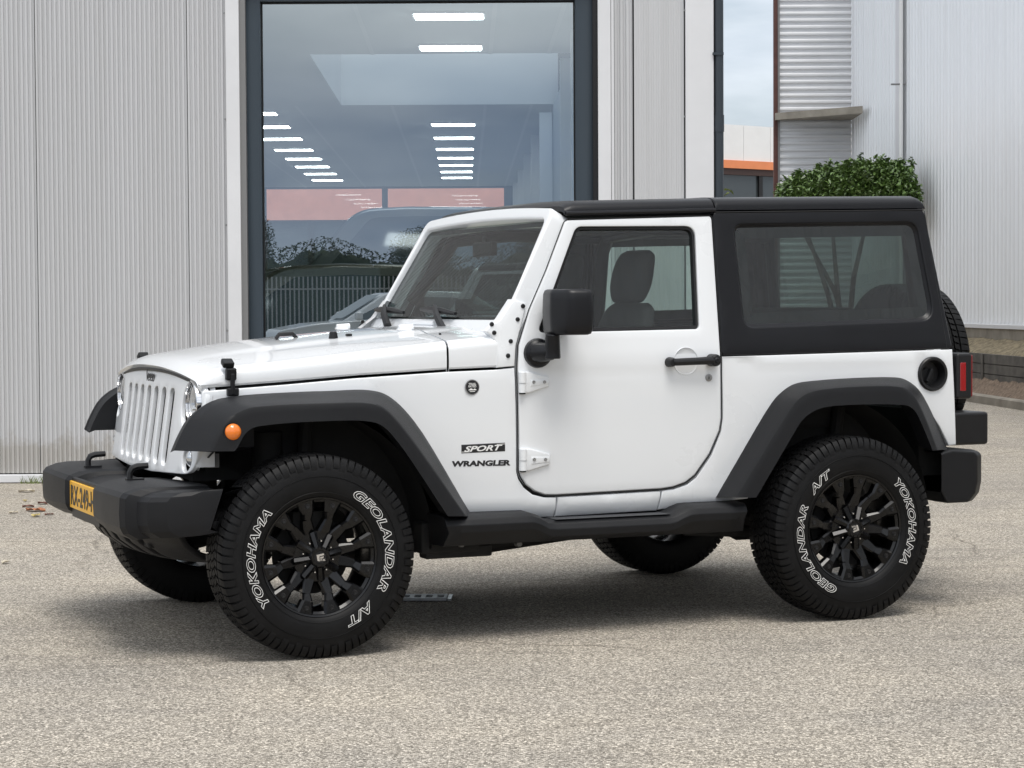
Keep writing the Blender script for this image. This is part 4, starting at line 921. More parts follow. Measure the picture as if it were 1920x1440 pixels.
# wrapped sides of the grille shell
for sg in (-1, 1):
    m1 = MB(); rows = []
    for z in (0.74, 0.8, 0.86, 0.92, 0.98, 1.02):
        rows.append([(grille_x(0.70, z) + 0.004, -0.700, z), (grille_x(0.70, z) + 0.03, -0.712, z), (-0.335, -0.7075, z)])
    m1.grid(rows)
    if sg > 0: m1.flip()
    mb.add(m1.v, m1.f)
grille = mb.build('grille', M['paint'], car, angle=40)
mb = MB(); mb.grid([[(grille_x(y, z) + 0.05, y, z) for y in [-0.5 + 0.1 * i for i in range(11)]] for z in (0.70, 0.9, 1.08)]); mb.build('radiator_screen', M['under'], grille)
for sg in (-1, 1):
    c = Vector((grille_x(HLY, HLZ) + 0.012, sg * HLY, HLZ))
    mb = MB(); mb.lathe([(0.065, 0.100), (0.03, 0.098), (-0.004, 0.088), (-0.006, 0.084), (0.01, 0.082)], c, 36, axis='x'); hl = mb.build('headlight', M['chrome'], car)
    mb = MB(); mb.lathe([(-0.004, 0.0), (-0.003, 0.03), (0.002, 0.06), (0.010, 0.083)], c, 36, axis='x'); mb.build('lamp_glass', glass('headlamp_glass', (0.93, 0.94, 0.95), 2.0), hl)
    mb = MB(); mb.lathe([(0.06, 0.0), (0.055, 0.03), (0.04, 0.055), (0.014, 0.080)], c, 36, axis='x'); mb.build('reflector', M['lens'], hl)
    mb = MB(); mb.lathe([(0.0, 0.0), (0.002, 0.018), (0.05, 0.02)], c + Vector((0.012, 0, 0)), 16, axis='x'); mb.box(c + Vector((0.03, 0.0, -0.028)), (0.03, 0.10, 0.006)); mb.build('bulb_shield', M['reveal'], hl)
    mb = MB(); mb.lathe([(0.05, 0.112), (0.03, 0.108), (0.03, 0.0)], c + Vector((0.02, 0, -0.008)), 30, axis='x'); mb.build('lamp_bucket', M['paint'], hl)
    c = Vector((grille_x(TSY, TSZ) + 0.006, sg * TSY, TSZ))
    mb = MB(); mb.lathe([(0.04, 0.05), (0.03, 0.045), (0.02, 0.0)], c, 24, axis='x'); ts = mb.build('turn_signal', M['paint'], car)
    mb = MB(); mb.lathe([(-0.008, 0.0), (-0.004, 0.02), (0.006, 0.033), (0.03, 0.036)], c, 24, axis='x'); mb.build('lamp_lens', M['lens'], ts)
vs, fs = text_mesh('Jeep', 0.082, extrude=0.001, off=0.0012)
xs = [v[0] for v in vs]; xm = (min(xs) + max(xs)) / 2
mb = MB(); mb.add([(grille_x(0, 1.075) - 0.002 - z, (xm - x) * -1.0 * -1, 1.0565 + y * 0.90) for x, y, z in vs], fs)
mb.build('grille_badge', M['blackletter'], grille)

# ---- windscreen frame (flat plane leaning back)
PB, PT = Vector((0.862, 0, 1.316)), Vector((1.089, 0, 1.728))
UPV = (PT - PB).normalized(); NV = Vector((-UPV.z, 0, UPV.x))        # outward (forwards-up)
WL = (PT - PB).length
def wsmap(a, b, d):                            # a: across (y), b: along the plane
    q = PB + UPV * b; zadd = 0.022 * max(0, b / WL) * (1 - (a / 0.72) ** 2)
    q = q - NV * d + UPV * zadd
    k = 0.006 * (a / 0.75) ** 2
    return (q.x + k, a, q.z)
fo = rnd([(-0.800, -0.075), (0.800, -0.075), (0.738, WL + 0.054), (-0.738, WL + 0.054)], [0.02, 0.02, 0.06, 0.06], 8)
fh = rnd([(-0.782, -0.004), (0.782, -0.004), (0.700, WL - 0.001), (-0.700, WL - 0.001)], [0.012, 0.012, 0.05, 0.05], 6)
mb = MB(); panel(mb, fo, [fh], wsmap, r=0.012, thick=0.085, step=0.06, m=5); wfr = mb.build('windscreen_frame', M['paint'], car, angle=40)
mb = MB(); fill(mb, [ccw(offset(ccw(fh), -0.006))], wsmap, 0.024, 0.08); mb.build('windscreen', M['windscreen'], car)
mb = MB(); fh2 = offset(ccw(fh), 0.0005); fh3 = offset(ccw(fh), 0.022)
mb.grid([[wsmap(a, b, 0.026) for a, b in fh2], [wsmap(a, b, 0.026) for a, b in fh3]], closed=True); mb.build('glass_border', M['trim'], wfr)
# pillar foot brackets on the body side
brk = SL([(962, 561), (986, 568.5), (978, 606), (967, 648), (964.5, 686.5), (931, 689.5), (932.5, 660), (929, 641), (921.5, 628), (909.5, 620.5), (938, 598)])
for sg in (1, -1):
    mb = MB(); panel(mb, brk, [], lambda a, b, d: (a, -(half_width(a, b) + 0.004 - d), b), r=0.005, thick=0.06, step=0.04)
    if sg < 0: mb.flip()
    bo = mb.build('pillar_bracket', M['paint'], car)
    for (px, py) in ((980, 574), (970, 599), (957, 640), (952, 667), (921.5, 608), (926, 624)):
        x, z = S(px, py); y = -(half_width(x, z) + 0.004)
        mb = MB(); mb.lathe([(-0.007, 0.0), (-0.006, 0.007), (0.0, 0.010), (0.002, 0.0095)], (x, y, z), 14)
        if sg < 0: mb.flip()
        mb.build('bolt', M['trim'], bo)
# wipers
for px, py, y, tx, ty, bx0_, by0, bx1_, by1 in ((727, 611, 0.50, 721, 573, 704, 581, 757, 586), (833, 622, -0.12, 815, 573, 789, 580, 854, 588)):
    a = at_y(px, py, y); b_ = PB + UPV * 0.06 + NV * 0.03
    def onws(qx, qy, up=0.03):
        r = ray(qx, qy); rc = Vector((r.x * _cy + r.y * _sy, -r.x * _sy + r.y * _cy, r.z)); o0 = PB + NV * up
        return _CC + rc * ((o0 - _CC).dot(NV) / rc.dot(NV))
    tip = onws(tx, ty, 0.035)
    mb = MB(); mb.tube([tuple(onws(px, py, 0.02)), tuple((onws(px, py, 0.03) + tip) / 2 + NV * 0.012), tuple(tip)], [0.020, 0.017, 0.009], 6); wp = mb.build('wiper', M['trim'], car)
    p0, p1 = onws(bx0_, by0, 0.012), onws(bx1_, by1, 0.012)
    mb = MB(); mb.tube([tuple(p0), tuple((p0 * 2 + p1) / 3 + NV * 0.012), tuple((p0 + p1 * 2) / 3 + NV * 0.012), tuple(p1)], [0.008, 0.016, 0.016, 0.008], 6); mb.build('wiper_blade', M['trim'], wp)
# small fittings on hood and cowl
def hood_z(x, y):
    sec = hood_section(x); z = sec[-1][1]
    for a, b in zip(sec, sec[1:]):
        if b[0] <= abs(y) <= a[0] and a[0] > b[0]: return b[1] + (a[1] - b[1]) * (abs(y) - b[0]) / (a[0] - b[0])
    return z
def fit_hood(px, py):                          # pixel -> point of the hood surface
    best = None
    r = ray(px, py); rc = Vector((r.x * _cy + r.y * _sy, -r.x * _sy + r.y * _cy, r.z))
    for i in range(2600):
        p = _CC + rc * (7.5 + i * 0.0015) 
        if -0.45 < p.x < 0.95 and abs(p.y) < half_width(p.x, 1.1) and p.z <= hood_z(p.x, p.y): return p
    return at_y(px, py, 0.2)
p = fit_hood(625, 633); mb = MB(); mb.lathe([(-0.004, 0.0), (-0.004, 0.020), (0.022, 0.016), (0.026, 0.012), (0.026, 0.0)], p, 16, axis='z'); mb.build('hood_bumper', M['trim'], car)
p = fit_hood(536, 634); mb = MB(); mb.tube([p + Vector((-0.045, 0, -0.004)), p + Vector((-0.03, 0, 0.016)), p + Vector((0.03, 0, 0.018)), p + Vector((0.05, 0, -0.004))], 0.009, 8); mb.build('footman_loop', M['trim'], car)
p = fit_hood(654, 629); mb = MB(); mb.box(p + Vector((0, 0, 0.002)), (0.022, 0.03, 0.012)); mb.build('washer_nozzle', M['trim'], car, bevel=0.004)
p = fit_hood(825, 627); mb = MB(); mb.lathe([(-0.002, 0), (-0.002, 0.006), (0.006, 0.005), (0.006, 0)], p, 8, axis='z'); mb.build('washer_nozzle', M['trim'], car)
for px, py in ((648, 616), (766, 618)):
    p = fit_hood(px, py); mb = MB(); mb.tube([p + Vector((-0.045, -0.0, 0.008)), p + Vector((0.02, 0, 0.012))], 0.014, 10); mb.box(p + Vector((-0.02, 0, 0.0)), (0.06, 0.03, 0.010)); mb.build('hood_hinge', M['paint'], car, bevel=0.003)
mb = MB(); p0, p1 = onws(762, 605, 0.035), onws(815, 606, 0.035); mb.tube([p0, p1], 0.011, 10); mb.build('wiper_crossbar', M['paint'], car)
# hood latches
def latch(sg):
    def LP(px, py, off=0.0): x, z = S(px, py); return Vector((x, -(half_width(x, z) + off), z))
    up, mid, lo = LP(430, 686, 0.012), LP(431, 708, 0.016), LP(433, 734, 0.012)
    top = LP(428, 684, 0.0)
    mb = MB()
    mb.box(top + Vector((0, 0.01, 0.006)), (0.046, 0.045, 0.025), Matrix.Rotation(rad(25), 3, 'X')); mb.box(mid + Vector((0.002, 0.008, 0.014)), (0.042, 0.028, 0.048), Matrix.Rotation(rad(8), 3, 'X'))
    mb.box((mid + lo) / 2 + Vector((0.004, -0.004, 0.002)), (0.018, 0.015, 0.085)); mb.box(lo + Vector((0.005, 0.004, -0.002)), (0.046, 0.030, 0.032))
    if sg < 0: mb.flip()
    mb.build('hood_latch', M['plastic'], car, bevel=0.006)
latch(1); latch(-1)
# ---- doors
door_px = [(1060, 413), (1331, 405.5), (1334, 410), (1350.5, 664), (1351.5, 784), (1348, 807), (1330, 850), (1302, 890.5), (1285, 904), (1262, 912.5), (1240, 916), (1045, 927.5), (1022, 927.5), (1002, 920.5), (986, 908.5), (976.5, 893), (973, 882), (970.5, 690), (972.5, 648), (981, 620), (993, 581), (1024, 509)]
door_rr = [0.02, 0.012, 0, 0.01] + [0.05] * 18
door_o = rnd(SL(door_px), 0.03, 3)
win_px = [(1079, 424), (1290, 423), (1303, 437), (1311, 613), (1300, 618), (1080, 624), (1010, 624), (1003, 606), (1020, 556), (1066, 437)]
win_h = rnd(SL([(1080, 425), (1303, 424), (1311, 617), (1008, 624)]), [0.045, 0.05, 0.02, 0.02], 7)
def door(sg):
    def fl(m): return m.flip() if sg < 0 else m
    mb = MB()
    def dmap(a, b, d): return (a, -(half_width(a, b) + 0.003 - d), b)
    panel(mb, door_o, [win_h], dmap, r=0.006, thick=0.045, step=0.04, m=3)
    d_ = fl(mb).build('door', M['paint'], car, angle=32)
    # pressed frame line round the window, rubber seal, glass
    h1 = offset(ccw(win_h), 0.001); h2 = offset(ccw(win_h), 0.013); h3 = offset(ccw(win_h), 0.016)
    mb = MB(); mb.grid([[dmap(a, b, 0.012) for a, b in h1], [dmap(a, b, 0.006) for a, b in offset(ccw(win_h), 0.004)], [dmap(a, b, 0.008) for a, b in h2], [dmap(a, b, 0.03) for a, b in h3]], closed=True)
    fl(mb).build('window_seal', M['trim'], d_)
    mb = MB(); fill(mb, [ccw(offset(ccw(win_h), 0.008))], dmap, 0.022, 0.08); fl(mb).build('side_window', M['sideglass'], d_)
    mb = MB(); dl = dens(offset(ccw(door_o), -0.0045), 0.04); mb.tube([(a, -(half_width(a, b) + 0.0012), b) for a, b in dl + dl[:1]], 0.0024, 6, cap=False); fl(mb).build('door_gap_line', M['trim'], d_, angle=80)  # thin black tube round the door, drawing the shade of its gap as colour
    # inner door skin
    mb = MB(); lo = [p for p in door_o]
    fill(mb, [ccw(offset(ccw(door_o), 0.02)), offset(ccw(win_h), -0.012)], dmap, 0.07, 0.1); fl(mb).build('inner_skin', M['inside'], d_)
    # mirror
    # handle
    x0, z0 = S(1246, 679); x1, z1 = S(1341, 675); ya = -(half_width(x0, z0) + 0.003)
    mb = MB()
    mb.tube([(x0 + 0.02, ya - 0.035, z0), ((x0 + x1) / 2, ya - 0.040, (z0 + z1) / 2), (x1 - 0.02, ya - 0.038, z1)], [0.016, 0.0165, 0.018], 10)
    mb.lathe([(0.0, 0.022), (-0.03, 0.020), (-0.045, 0.016), (-0.046, 0.0)], (x0 + 0.02, ya, z0), 14)
    mb.lathe([(0.0, 0.027), (-0.045, 0.026), (-0.054, 0.020), (-0.055, 0.0)], (x1 - 0.022, ya, z1), 18)
    h = fl(mb).build('door_handle', M['trim'], d_, bevel=0.002)
    mb = MB(); mb.lathe([(-0.057, 0.0), (-0.059, 0.008), (-0.055, 0.013)], (x1 - 0.022, ya, z1), 16); 
    for v in range(1): pass
    fl(mb).build('push_button', M['plastic'], d_)
    xr, zr = S(1285, 677); ry = -(half_width(xr, zr) + 0.003)
    mb = MB(); R0 = 0.060
    mb.lathe([(-0.0005, R0), (-0.003, R0 * 0.97), (-0.002, R0 * 0.92), (0.0005, R0 * 0.86), (0.0006, R0 * 0.5), (-0.0006, 0)], (xr, ry - 0.0005, zr), 40); fl(mb).build('handle_dish', M['paint'], d_)
    x, z = S(1328, 708); mb = MB(); mb.lathe([(0, 0.016), (-0.004, 0.0155), (-0.005, 0.010), (-0.003, 0.008), (-0.003, 0)], (x, -(half_width(x, z) + 0.003), z), 20); mb.box((x, -(half_width(x, z) + 0.0066), z), (0.003, 0.002, 0.010), mi=1); fl(mb).build('door_lock', [M['steel'], M['trim']], d_)
    # hinges
    for (ax, ay_, bx_, by_) in ((971, 697, 1027, 737), (972, 841, 1029, 883)):
        q = SL([(ax + 1, ay_ + 1), (ax + 13, ay_), (ax + 17, ay_ - 1), (bx_, ay_ + 10), (bx_, by_ - 13), (ax + 17, by_), (ax + 1, by_ - 2)])
        mb = MB(); panel(mb, q, [], lambda a, b, d: (a, -(half_width(a, b) + 0.017 - d), b), r=0.006, thick=0.02, step=0)
        xa, za = S(ax + 6, by_ - 1); xb, zb2 = S(ax + 6, ay_ + 1); yy = -(half_width(xa, za) + 0.013)
        mb.tube([(xa, yy, za), (xa, yy, za + (zb2 - za) * 0.46)], 0.016, 12); mb.tube([(xa, yy - 0.002, za + (zb2 - za) * 0.48), (xa, yy - 0.002, zb2)], 0.0165, 12)
        q2 = SL([(ax + 21, ay_ + 15), (bx_ - 2, ay_ + 15), (bx_ - 2, by_ - 17), (ax + 21, by_ - 13)])
        panel(mb, q2, [], lambda a, b, d: (a, -(half_width(a, b) + 0.020 - d), b), r=0.003, thick=0.006, step=0)
        hg = fl(mb).build('hinge', M['paint'], d_, bevel=0)
        for bxp in (ax + 26, bx_ - 10):
            x, z = S(bxp, (ay_ + by_) / 2 - 1); mb = MB(); mb.lathe([(-0.022, 0.007), (-0.0245, 0.0065), (-0.0245, 0.003), (-0.022, 0.0)], (x, -(half_width(x, z)), z), 12); fl(mb).build('hinge_screw', M['steel'], d_)
        mb = MB(); mb.tube([(xa, yy, za - 0.006), (xa, yy, za + 0.001)], 0.0135, 12); fl(mb).build('hinge_pin', M['trim'], d_)
    return d_
door(1); door(-1)
# ---- door mirrors
def mirror(sg):
    yo = -0.93
    xm, zm = S(1007, 662)
    mb = MB(); y0 = -(half_width(xm, zm) + 0.003)
    mb.lathe([(0.0, 0.062), (-0.02, 0.060), (-0.035, 0.045), (-0.04, 0.0)], (xm, y0, zm), 24)
    a = at_y(1007, 661, y0 - 0.02); b = at_y(1036, 659, y0 - 0.11); c = at_y(1036, 625, y0 - 0.125)
    mb.tube([a, (a + b) / 2, b], [0.043, 0.040, 0.034], 14); mb.tube([b + Vector((0, 0, -0.03)), b, c], [0.034, 0.033, 0.030], 14)
    if sg < 0: mb.flip()
    arm = mb.build('mirror_arm', M['hardtop'], car, bevel=0.006)
    # head: two rounded faces meeting at a soft vertical edge
    P = lambda px, py, y: at_y(px, py, y)
    c = at_y(1056, 585, y0 - 0.125)
    hx, hy, hz = 0.175, 0.245, 0.185
    mb = MB(); pts = rnd([(-0.055, -0.13), (-0.075, 0.02), (-0.035, 0.125), (0.055, 0.135), (0.075, 0.12), (0.075, -0.13)], [0.04, 0.06, 0.05, 0.03, 0.02, 0.02], 5)
    # plan view polygon (x forward-back, y across), extruded in z; the outboard end is -y
    rows = []
    for (zz, k) in ((-0.093, 0.80), (-0.088, 0.92), (-0.074, 0.985), (-0.05, 1.0), (0.0, 1.02), (0.05, 1.0), (0.074, 0.985), (0.088, 0.92), (0.093, 0.80)):
        rows.append([(c.x + 0.01 + x * k, c.y - y * k * 0.92, c.z + zz) for x, y in pts])
    mb.grid(rows, closed=True); mb.add(rows[0], [tuple(range(len(pts)))]); mb.add(rows[-1], [tuple(range(len(pts)))[::-1]])
    if sg < 0: mb.flip()
    hd = mb.build('mirror_head', M['hardtop'], car, angle=50)
    mb = MB(); x1 = c.x + 0.01 + 0.0765; mb.add([(x1, c.y - 0.105, c.z - 0.07), (x1, c.y + 0.105, c.z - 0.07), (x1, c.y + 0.105, c.z + 0.07), (x1, c.y - 0.105, c.z + 0.07)], [(0, 1, 2, 3)])
    if sg < 0: mb.flip()
    mb.build('mirror_glass', M['chrome'], hd)
mirror(1); mirror(-1)

# ---- hardtop and front roof panels
ht_o = rnd(SL([(1335.5, 398), (1733, 393), (1786.5, 654), (1353, 667.3)]), [0.02, 0.03, 0.02, 0.02], 5)
ht_o = SL([(1335.5, 398)]) + ht_o[7:] if False else ht_o
ht_h = rnd(SL([(1376, 421.5), (1718, 416.5), (1753, 600), (1396, 614)]), [0.045, 0.06, 0.075, 0.05], 8)
def htmap(a, b, d): return (a, -(half_width(a, b) + 0.001 - d), b)
ztop = lambda x: S(1341, 397)[1] + (x - S(1341, 397)[0]) * (S(1732, 393)[1] - S(1341, 397)[1]) / (S(1732, 393)[0] - S(1341, 397)[0])
mb = MB()
for sg in (1, -1):
    m1 = MB(); panel(m1, ht_o, [ht_h], htmap, r=0.009, thick=0.03, step=0.05, m=3)
    # recessed bezel round the window
    o1 = ccw(ht_h); o2 = offset(ccw(ht_h), 0.0135)
    m1.grid([[htmap(a, b, 0.0095) for a, b in o1], [htmap(a, b, 0.0225) for a, b in o2], [htmap(a, b, 0.05) for a, b in o2]], closed=True)
    if sg < 0: m1.flip()
    mb.add(m1.v, m1.f)
def roof_rows(xs, zb, drop=None, lift=0.0):
    rows = []
    for i, x in enumerate(xs):
        z0 = zb(x) + lift; w = half_width(x, z0) + 0.001; dr = drop(x) if drop else 0
        half = [(w - 0.012, z0), (w, z0 + 0.004), (w - 0.002, z0 + 0.022), (w - 0.010, z0 + 0.038), (w - 0.028, z0 + 0.052), (w - 0.06, z0 + 0.060), (w - 0.13, z0 + 0.064), (w * 0.5, z0 + 0.069), (0.0, z0 + 0.070)]
        row = [(x + 0.03 * (1 - (y / w) ** 2) * (1 if x > 2.6 else 0), -y, z0 + (z - z0) * (1 - dr)) for y, z in half]
        rows.append(row + [(a, -b, c) for a, b, c in reversed(row[:-1])])
    return rows
xa, xb = S(1340, 396)[0], S(1733, 393)[0]
xs = [xa + 0.003, xa + 0.007] + [xa + 0.02 + (xb - xa - 0.06) * i / 8 for i in range(9)] + [xb - 0.02, xb - 0.003, xb + 0.004]
rr = roof_rows(xs, ztop, lambda x: 0.0 if x < xb - 0.03 else (0.10 if x < xb - 0.01 else 0.35 if x < xb else 0.7), 0.003)
rr[0] = [(a, b, c - 0.006) for a, b, c in rr[0]]
mb.grid(rr)
# rear face of the hardtop with its window opening
zr0 = S(1786, 651)[1]
def rear_map(a, b, d):
    f = (b - zr0) / (ztop(xb) - zr0); return (S(1786, 651)[0] + (xb - S(1786, 651)[0]) * f - d - 0.004, a, b)
wq, wt = half_width(3.0, 1.17) - 0.004, half_width(3.0, ztop(xb)) - 0.004
panel(mb, [(-wq, zr0), (wq, zr0), (wt, ztop(xb) + 0.02), (-wt, ztop(xb) + 0.02)], [rnd([(-wq + 0.12, zr0 + 0.03), (wq - 0.12, zr0 + 0.03), (wt - 0.11, ztop(xb) - 0.07), (-wt + 0.11, ztop(xb) - 0.07)], 0.05, 5)], rear_map, r=0.01, thick=0.03, step=0.15)
hardtop = mb.build('hardtop', M['hardtop'], car, angle=33)
for sg in (1, -1):
    mb = MB(); fill(mb, [ccw(offset(ccw(ht_h), 0.0125))], htmap, 0.0215, 0.08)
    if sg < 0: mb.flip()
    gw = mb.build('rear_side_window', M['darkglass'], hardtop)
    a1, a2 = offset(ccw(ht_h), 0.013), offset(ccw(ht_h), 0.060)
    mb = MB(); mb.grid([[htmap(a, b, 0.0235) for a, b in a1], [htmap(a, b, 0.0235) for a, b in a2]], closed=True)
    if sg < 0: mb.flip()
    mb.build('window_border', M['trim'], hardtop)
    mb = MB(); l0, l1 = S(1733, 396), S(1775, 652); mb.tube([(l0[0], -(half_width(*l0) + 0.0005), l0[1]), (l1[0], -(half_width(*l1) + 0.0005), l1[1])], 0.0018, 5)
    if sg < 0: mb.flip()
    mb.build('corner_seam', M['trim'], hardtop)
    mb = MB(); l0, l1 = S(1341, 398.0), S(1731, 393.5); mb.tube([(l0[0], -(half_width(*l0) + 0.0005), l0[1]), (l1[0], -(half_width(*l1) + 0.0005), l1[1])], 0.0025, 5)
    if sg < 0: mb.flip()
    mb.build('roof_seam', M['trim'], hardtop)
mb = MB(); fill(mb, [rnd([(-wq + 0.11, zr0 + 0.02), (wq - 0.11, zr0 + 0.02), (wt - 0.10, ztop(xb) - 0.06), (-wt + 0.10, ztop(xb) - 0.06)], 0.05, 5)], rear_map, 0.012, 0.2); mb.build('rear_window', M['darkglass'], hardtop)
# removable front roof
xf = S(1059, 406)[0]; zf0, zf1 = S(1062, 406)[1], S(1335, 399.5)[1]
zfr = lambda x: zf0 + (x - xf) * (zf1 - zf0) / (S(1335, 400)[0] - xf)
xs = [xf - 0.004, xf + 0.002, xf + 0.018] + [xf + 0.05 + (xa - xf - 0.06) * i / 6 for i in range(7)] + [xa - 0.004, xa - 0.001]
rr = roof_rows(xs, zfr, lambda x: 0.7 if x < xf else 0.35 if x < xf + 0.01 else 0.15 if x < xf + 0.03 else 0, 0.006)
rr[-1] = [(a, b, c - 0.006) for a, b, c in rr[-1]]
mb = MB(); mb.grid(rr); fr = mb.build('front_roof', M['hardtop'], car, angle=33)
for sg in (1, -1):
    mb = MB(); pts = []
    for i in range(10):
        x = xf + 0.004 + (xa - 0.006 - xf) * i / 9; pts.append((x, -(half_width(x, zfr(x)) + 0.004), zfr(x) + 0.012))
    mb.tube(pts, 0.010, 8)
    if sg < 0: mb.flip()
    mb.build('drip_rail', M['hardtop'], fr)
mb = MB(); mb.box((2.4, 0, 1.765), (1.1, 1.36, 0.02)); mb.box((1.55, 0, 1.755), (0.7, 1.36, 0.02)); mb.build('headliner', M['inside'], car)

# ---- flares
def flare(name, B, C, L_, yC, yL, sg, inner=0.10):
    def path(pts, y):
        o = []
        for q in pts:
            if len(q) == 3: p = at_y(q[0], q[1], q[2]); o.append((p.x, p.y, p.z))
            elif y is None: x, z = S(q[0], q[1], -0.004); o.append((x, -(half_width(x, z) - 0.004), z))
            else: p = at_y(q[0], q[1], y); o.append((p.x, p.y, p.z))
        return spline_c(o, 6)
    b, c, l = path(B, None), path(C, yC), path(L_, yL)
    def mix(p, q, t, bulge=0.0):
        return tuple(p[i] + (q[i] - p[i]) * t for i in range(3))
    rows = [[(x, y + 0.02, z - 0.002) for x, y, z in b], b]
    for t in (0.25, 0.5, 0.75, 0.9): rows.append([mix(p, q, t) for p, q in zip(b, c)])
    for t in (0.0, 0.1, 0.4, 0.8, 0.95, 1.0): rows.append([mix(p, q, t) for p, q in zip(c, l)])
    # soften the crease
    i0 = 6
    rows[i0] = [tuple((p[k] * 0.7 + (a[k] + z[k]) * 0.15) for k in range(3)) for p, a, z in zip(rows[i0], rows[i0 - 1], rows[i0 + 1])]
    rows.append([(x, y + 0.008, z + 0.004) for x, y, z in l]); rows.append([(x, y + inner, z + 0.012) for x, y, z in l])
    mb = MB(); mb.grid(rows)
    n = len(rows[0])
    if name == 'front_flare':  # wall on the nose side of the flare
        k = next(i for i, q in enumerate(b) if q[0] > -0.12); w0 = b[:k]; z0 = b[0][2]
        mb.grid([w0, [(x + 0.006, -0.735 if x < -0.3 else y + 0.08, z - 0.012) for x, y, z in w0], [(max(x, -0.50) + 0.006, -0.733 if x < -0.3 else y + 0.08, z0 - 0.002) for x, y, z in w0]])
        mb.add([(b[0][0], b[0][1], z0), (b[0][0] + 0.03, -0.733, z0 - 0.002), (-0.18, -0.733, z0 - 0.002), (l[0][0], l[0][1] + 0.02, z0 - 0.001), (c[0][0], c[0][1], z0)], [(0, 1, 2, 3, 4)])
    for e in (0, n - 1):       # close both ends
        mb.add([r[e] for r in rows], [tuple(range(len(rows)))])
    if sg < 0: mb.flip()
    return mb.build(name, M['plastic'], car, angle=38)
fB = [(326, 845, -0.815), (340, 813, -0.818), (361, 779, -0.82), (396, 753, -0.82), (435, 743.5, -0.80), (600, 733), (692, 731), (727, 741), (776, 788), (886, 967)]
fC = [(396, 846.5), (411, 814), (432, 784), (464, 766), (500, 761), (600, 756), (690, 756), (716, 764), (750, 797), (874, 968)]
fL = [(440, 846), (447, 836), (458, 816), (473, 803), (502, 797), (600, 790), (690, 790), (716, 798), (744, 826), (840, 968)]
rB = [(1341, 933), (1445, 756), (1464, 735), (1487, 720), (1528, 713), (1678, 707), (1697, 711), (1720, 727), (1741, 760), (1777, 843)]
rC = [(1380, 933), (1479, 772), (1496, 750), (1516, 737), (1548, 729.5), (1684, 725), (1700, 731), (1715, 745), (1730, 772), (1758, 844)]
rL = [(1418, 933), (1489, 812), (1502, 791), (1518, 776), (1545, 764), (1690, 759), (1705, 762), (1716, 771), (1727, 792), (1749, 845)]
for sg in (1, -1):
    f1 = flare('front_flare', fB, fC, fL, -0.955, -0.965, sg)
    flare('rear_flare', rB, rC, rL, -0.955, -0.965, sg)
    p = at_y(437, 810, -0.955)
    mb = MB(); mb.lathe([(-0.022, 0.0), (-0.018, 0.018), (-0.008, 0.030), (0.0, 0.0335), (0.01, 0.034)], (p.x, p.y, p.z), 28)
    if sg < 0: mb.flip()
    sm_ = mb.build('side_marker', M['amber'], car)
    mb = MB(); mb.lathe([(0.004, 0.034), (-0.004, 0.0385), (0.006, 0.040)], (p.x, p.y, p.z), 28)
    if sg < 0: mb.flip()
    mb.build('lamp_ring', M['trim'], sm_)

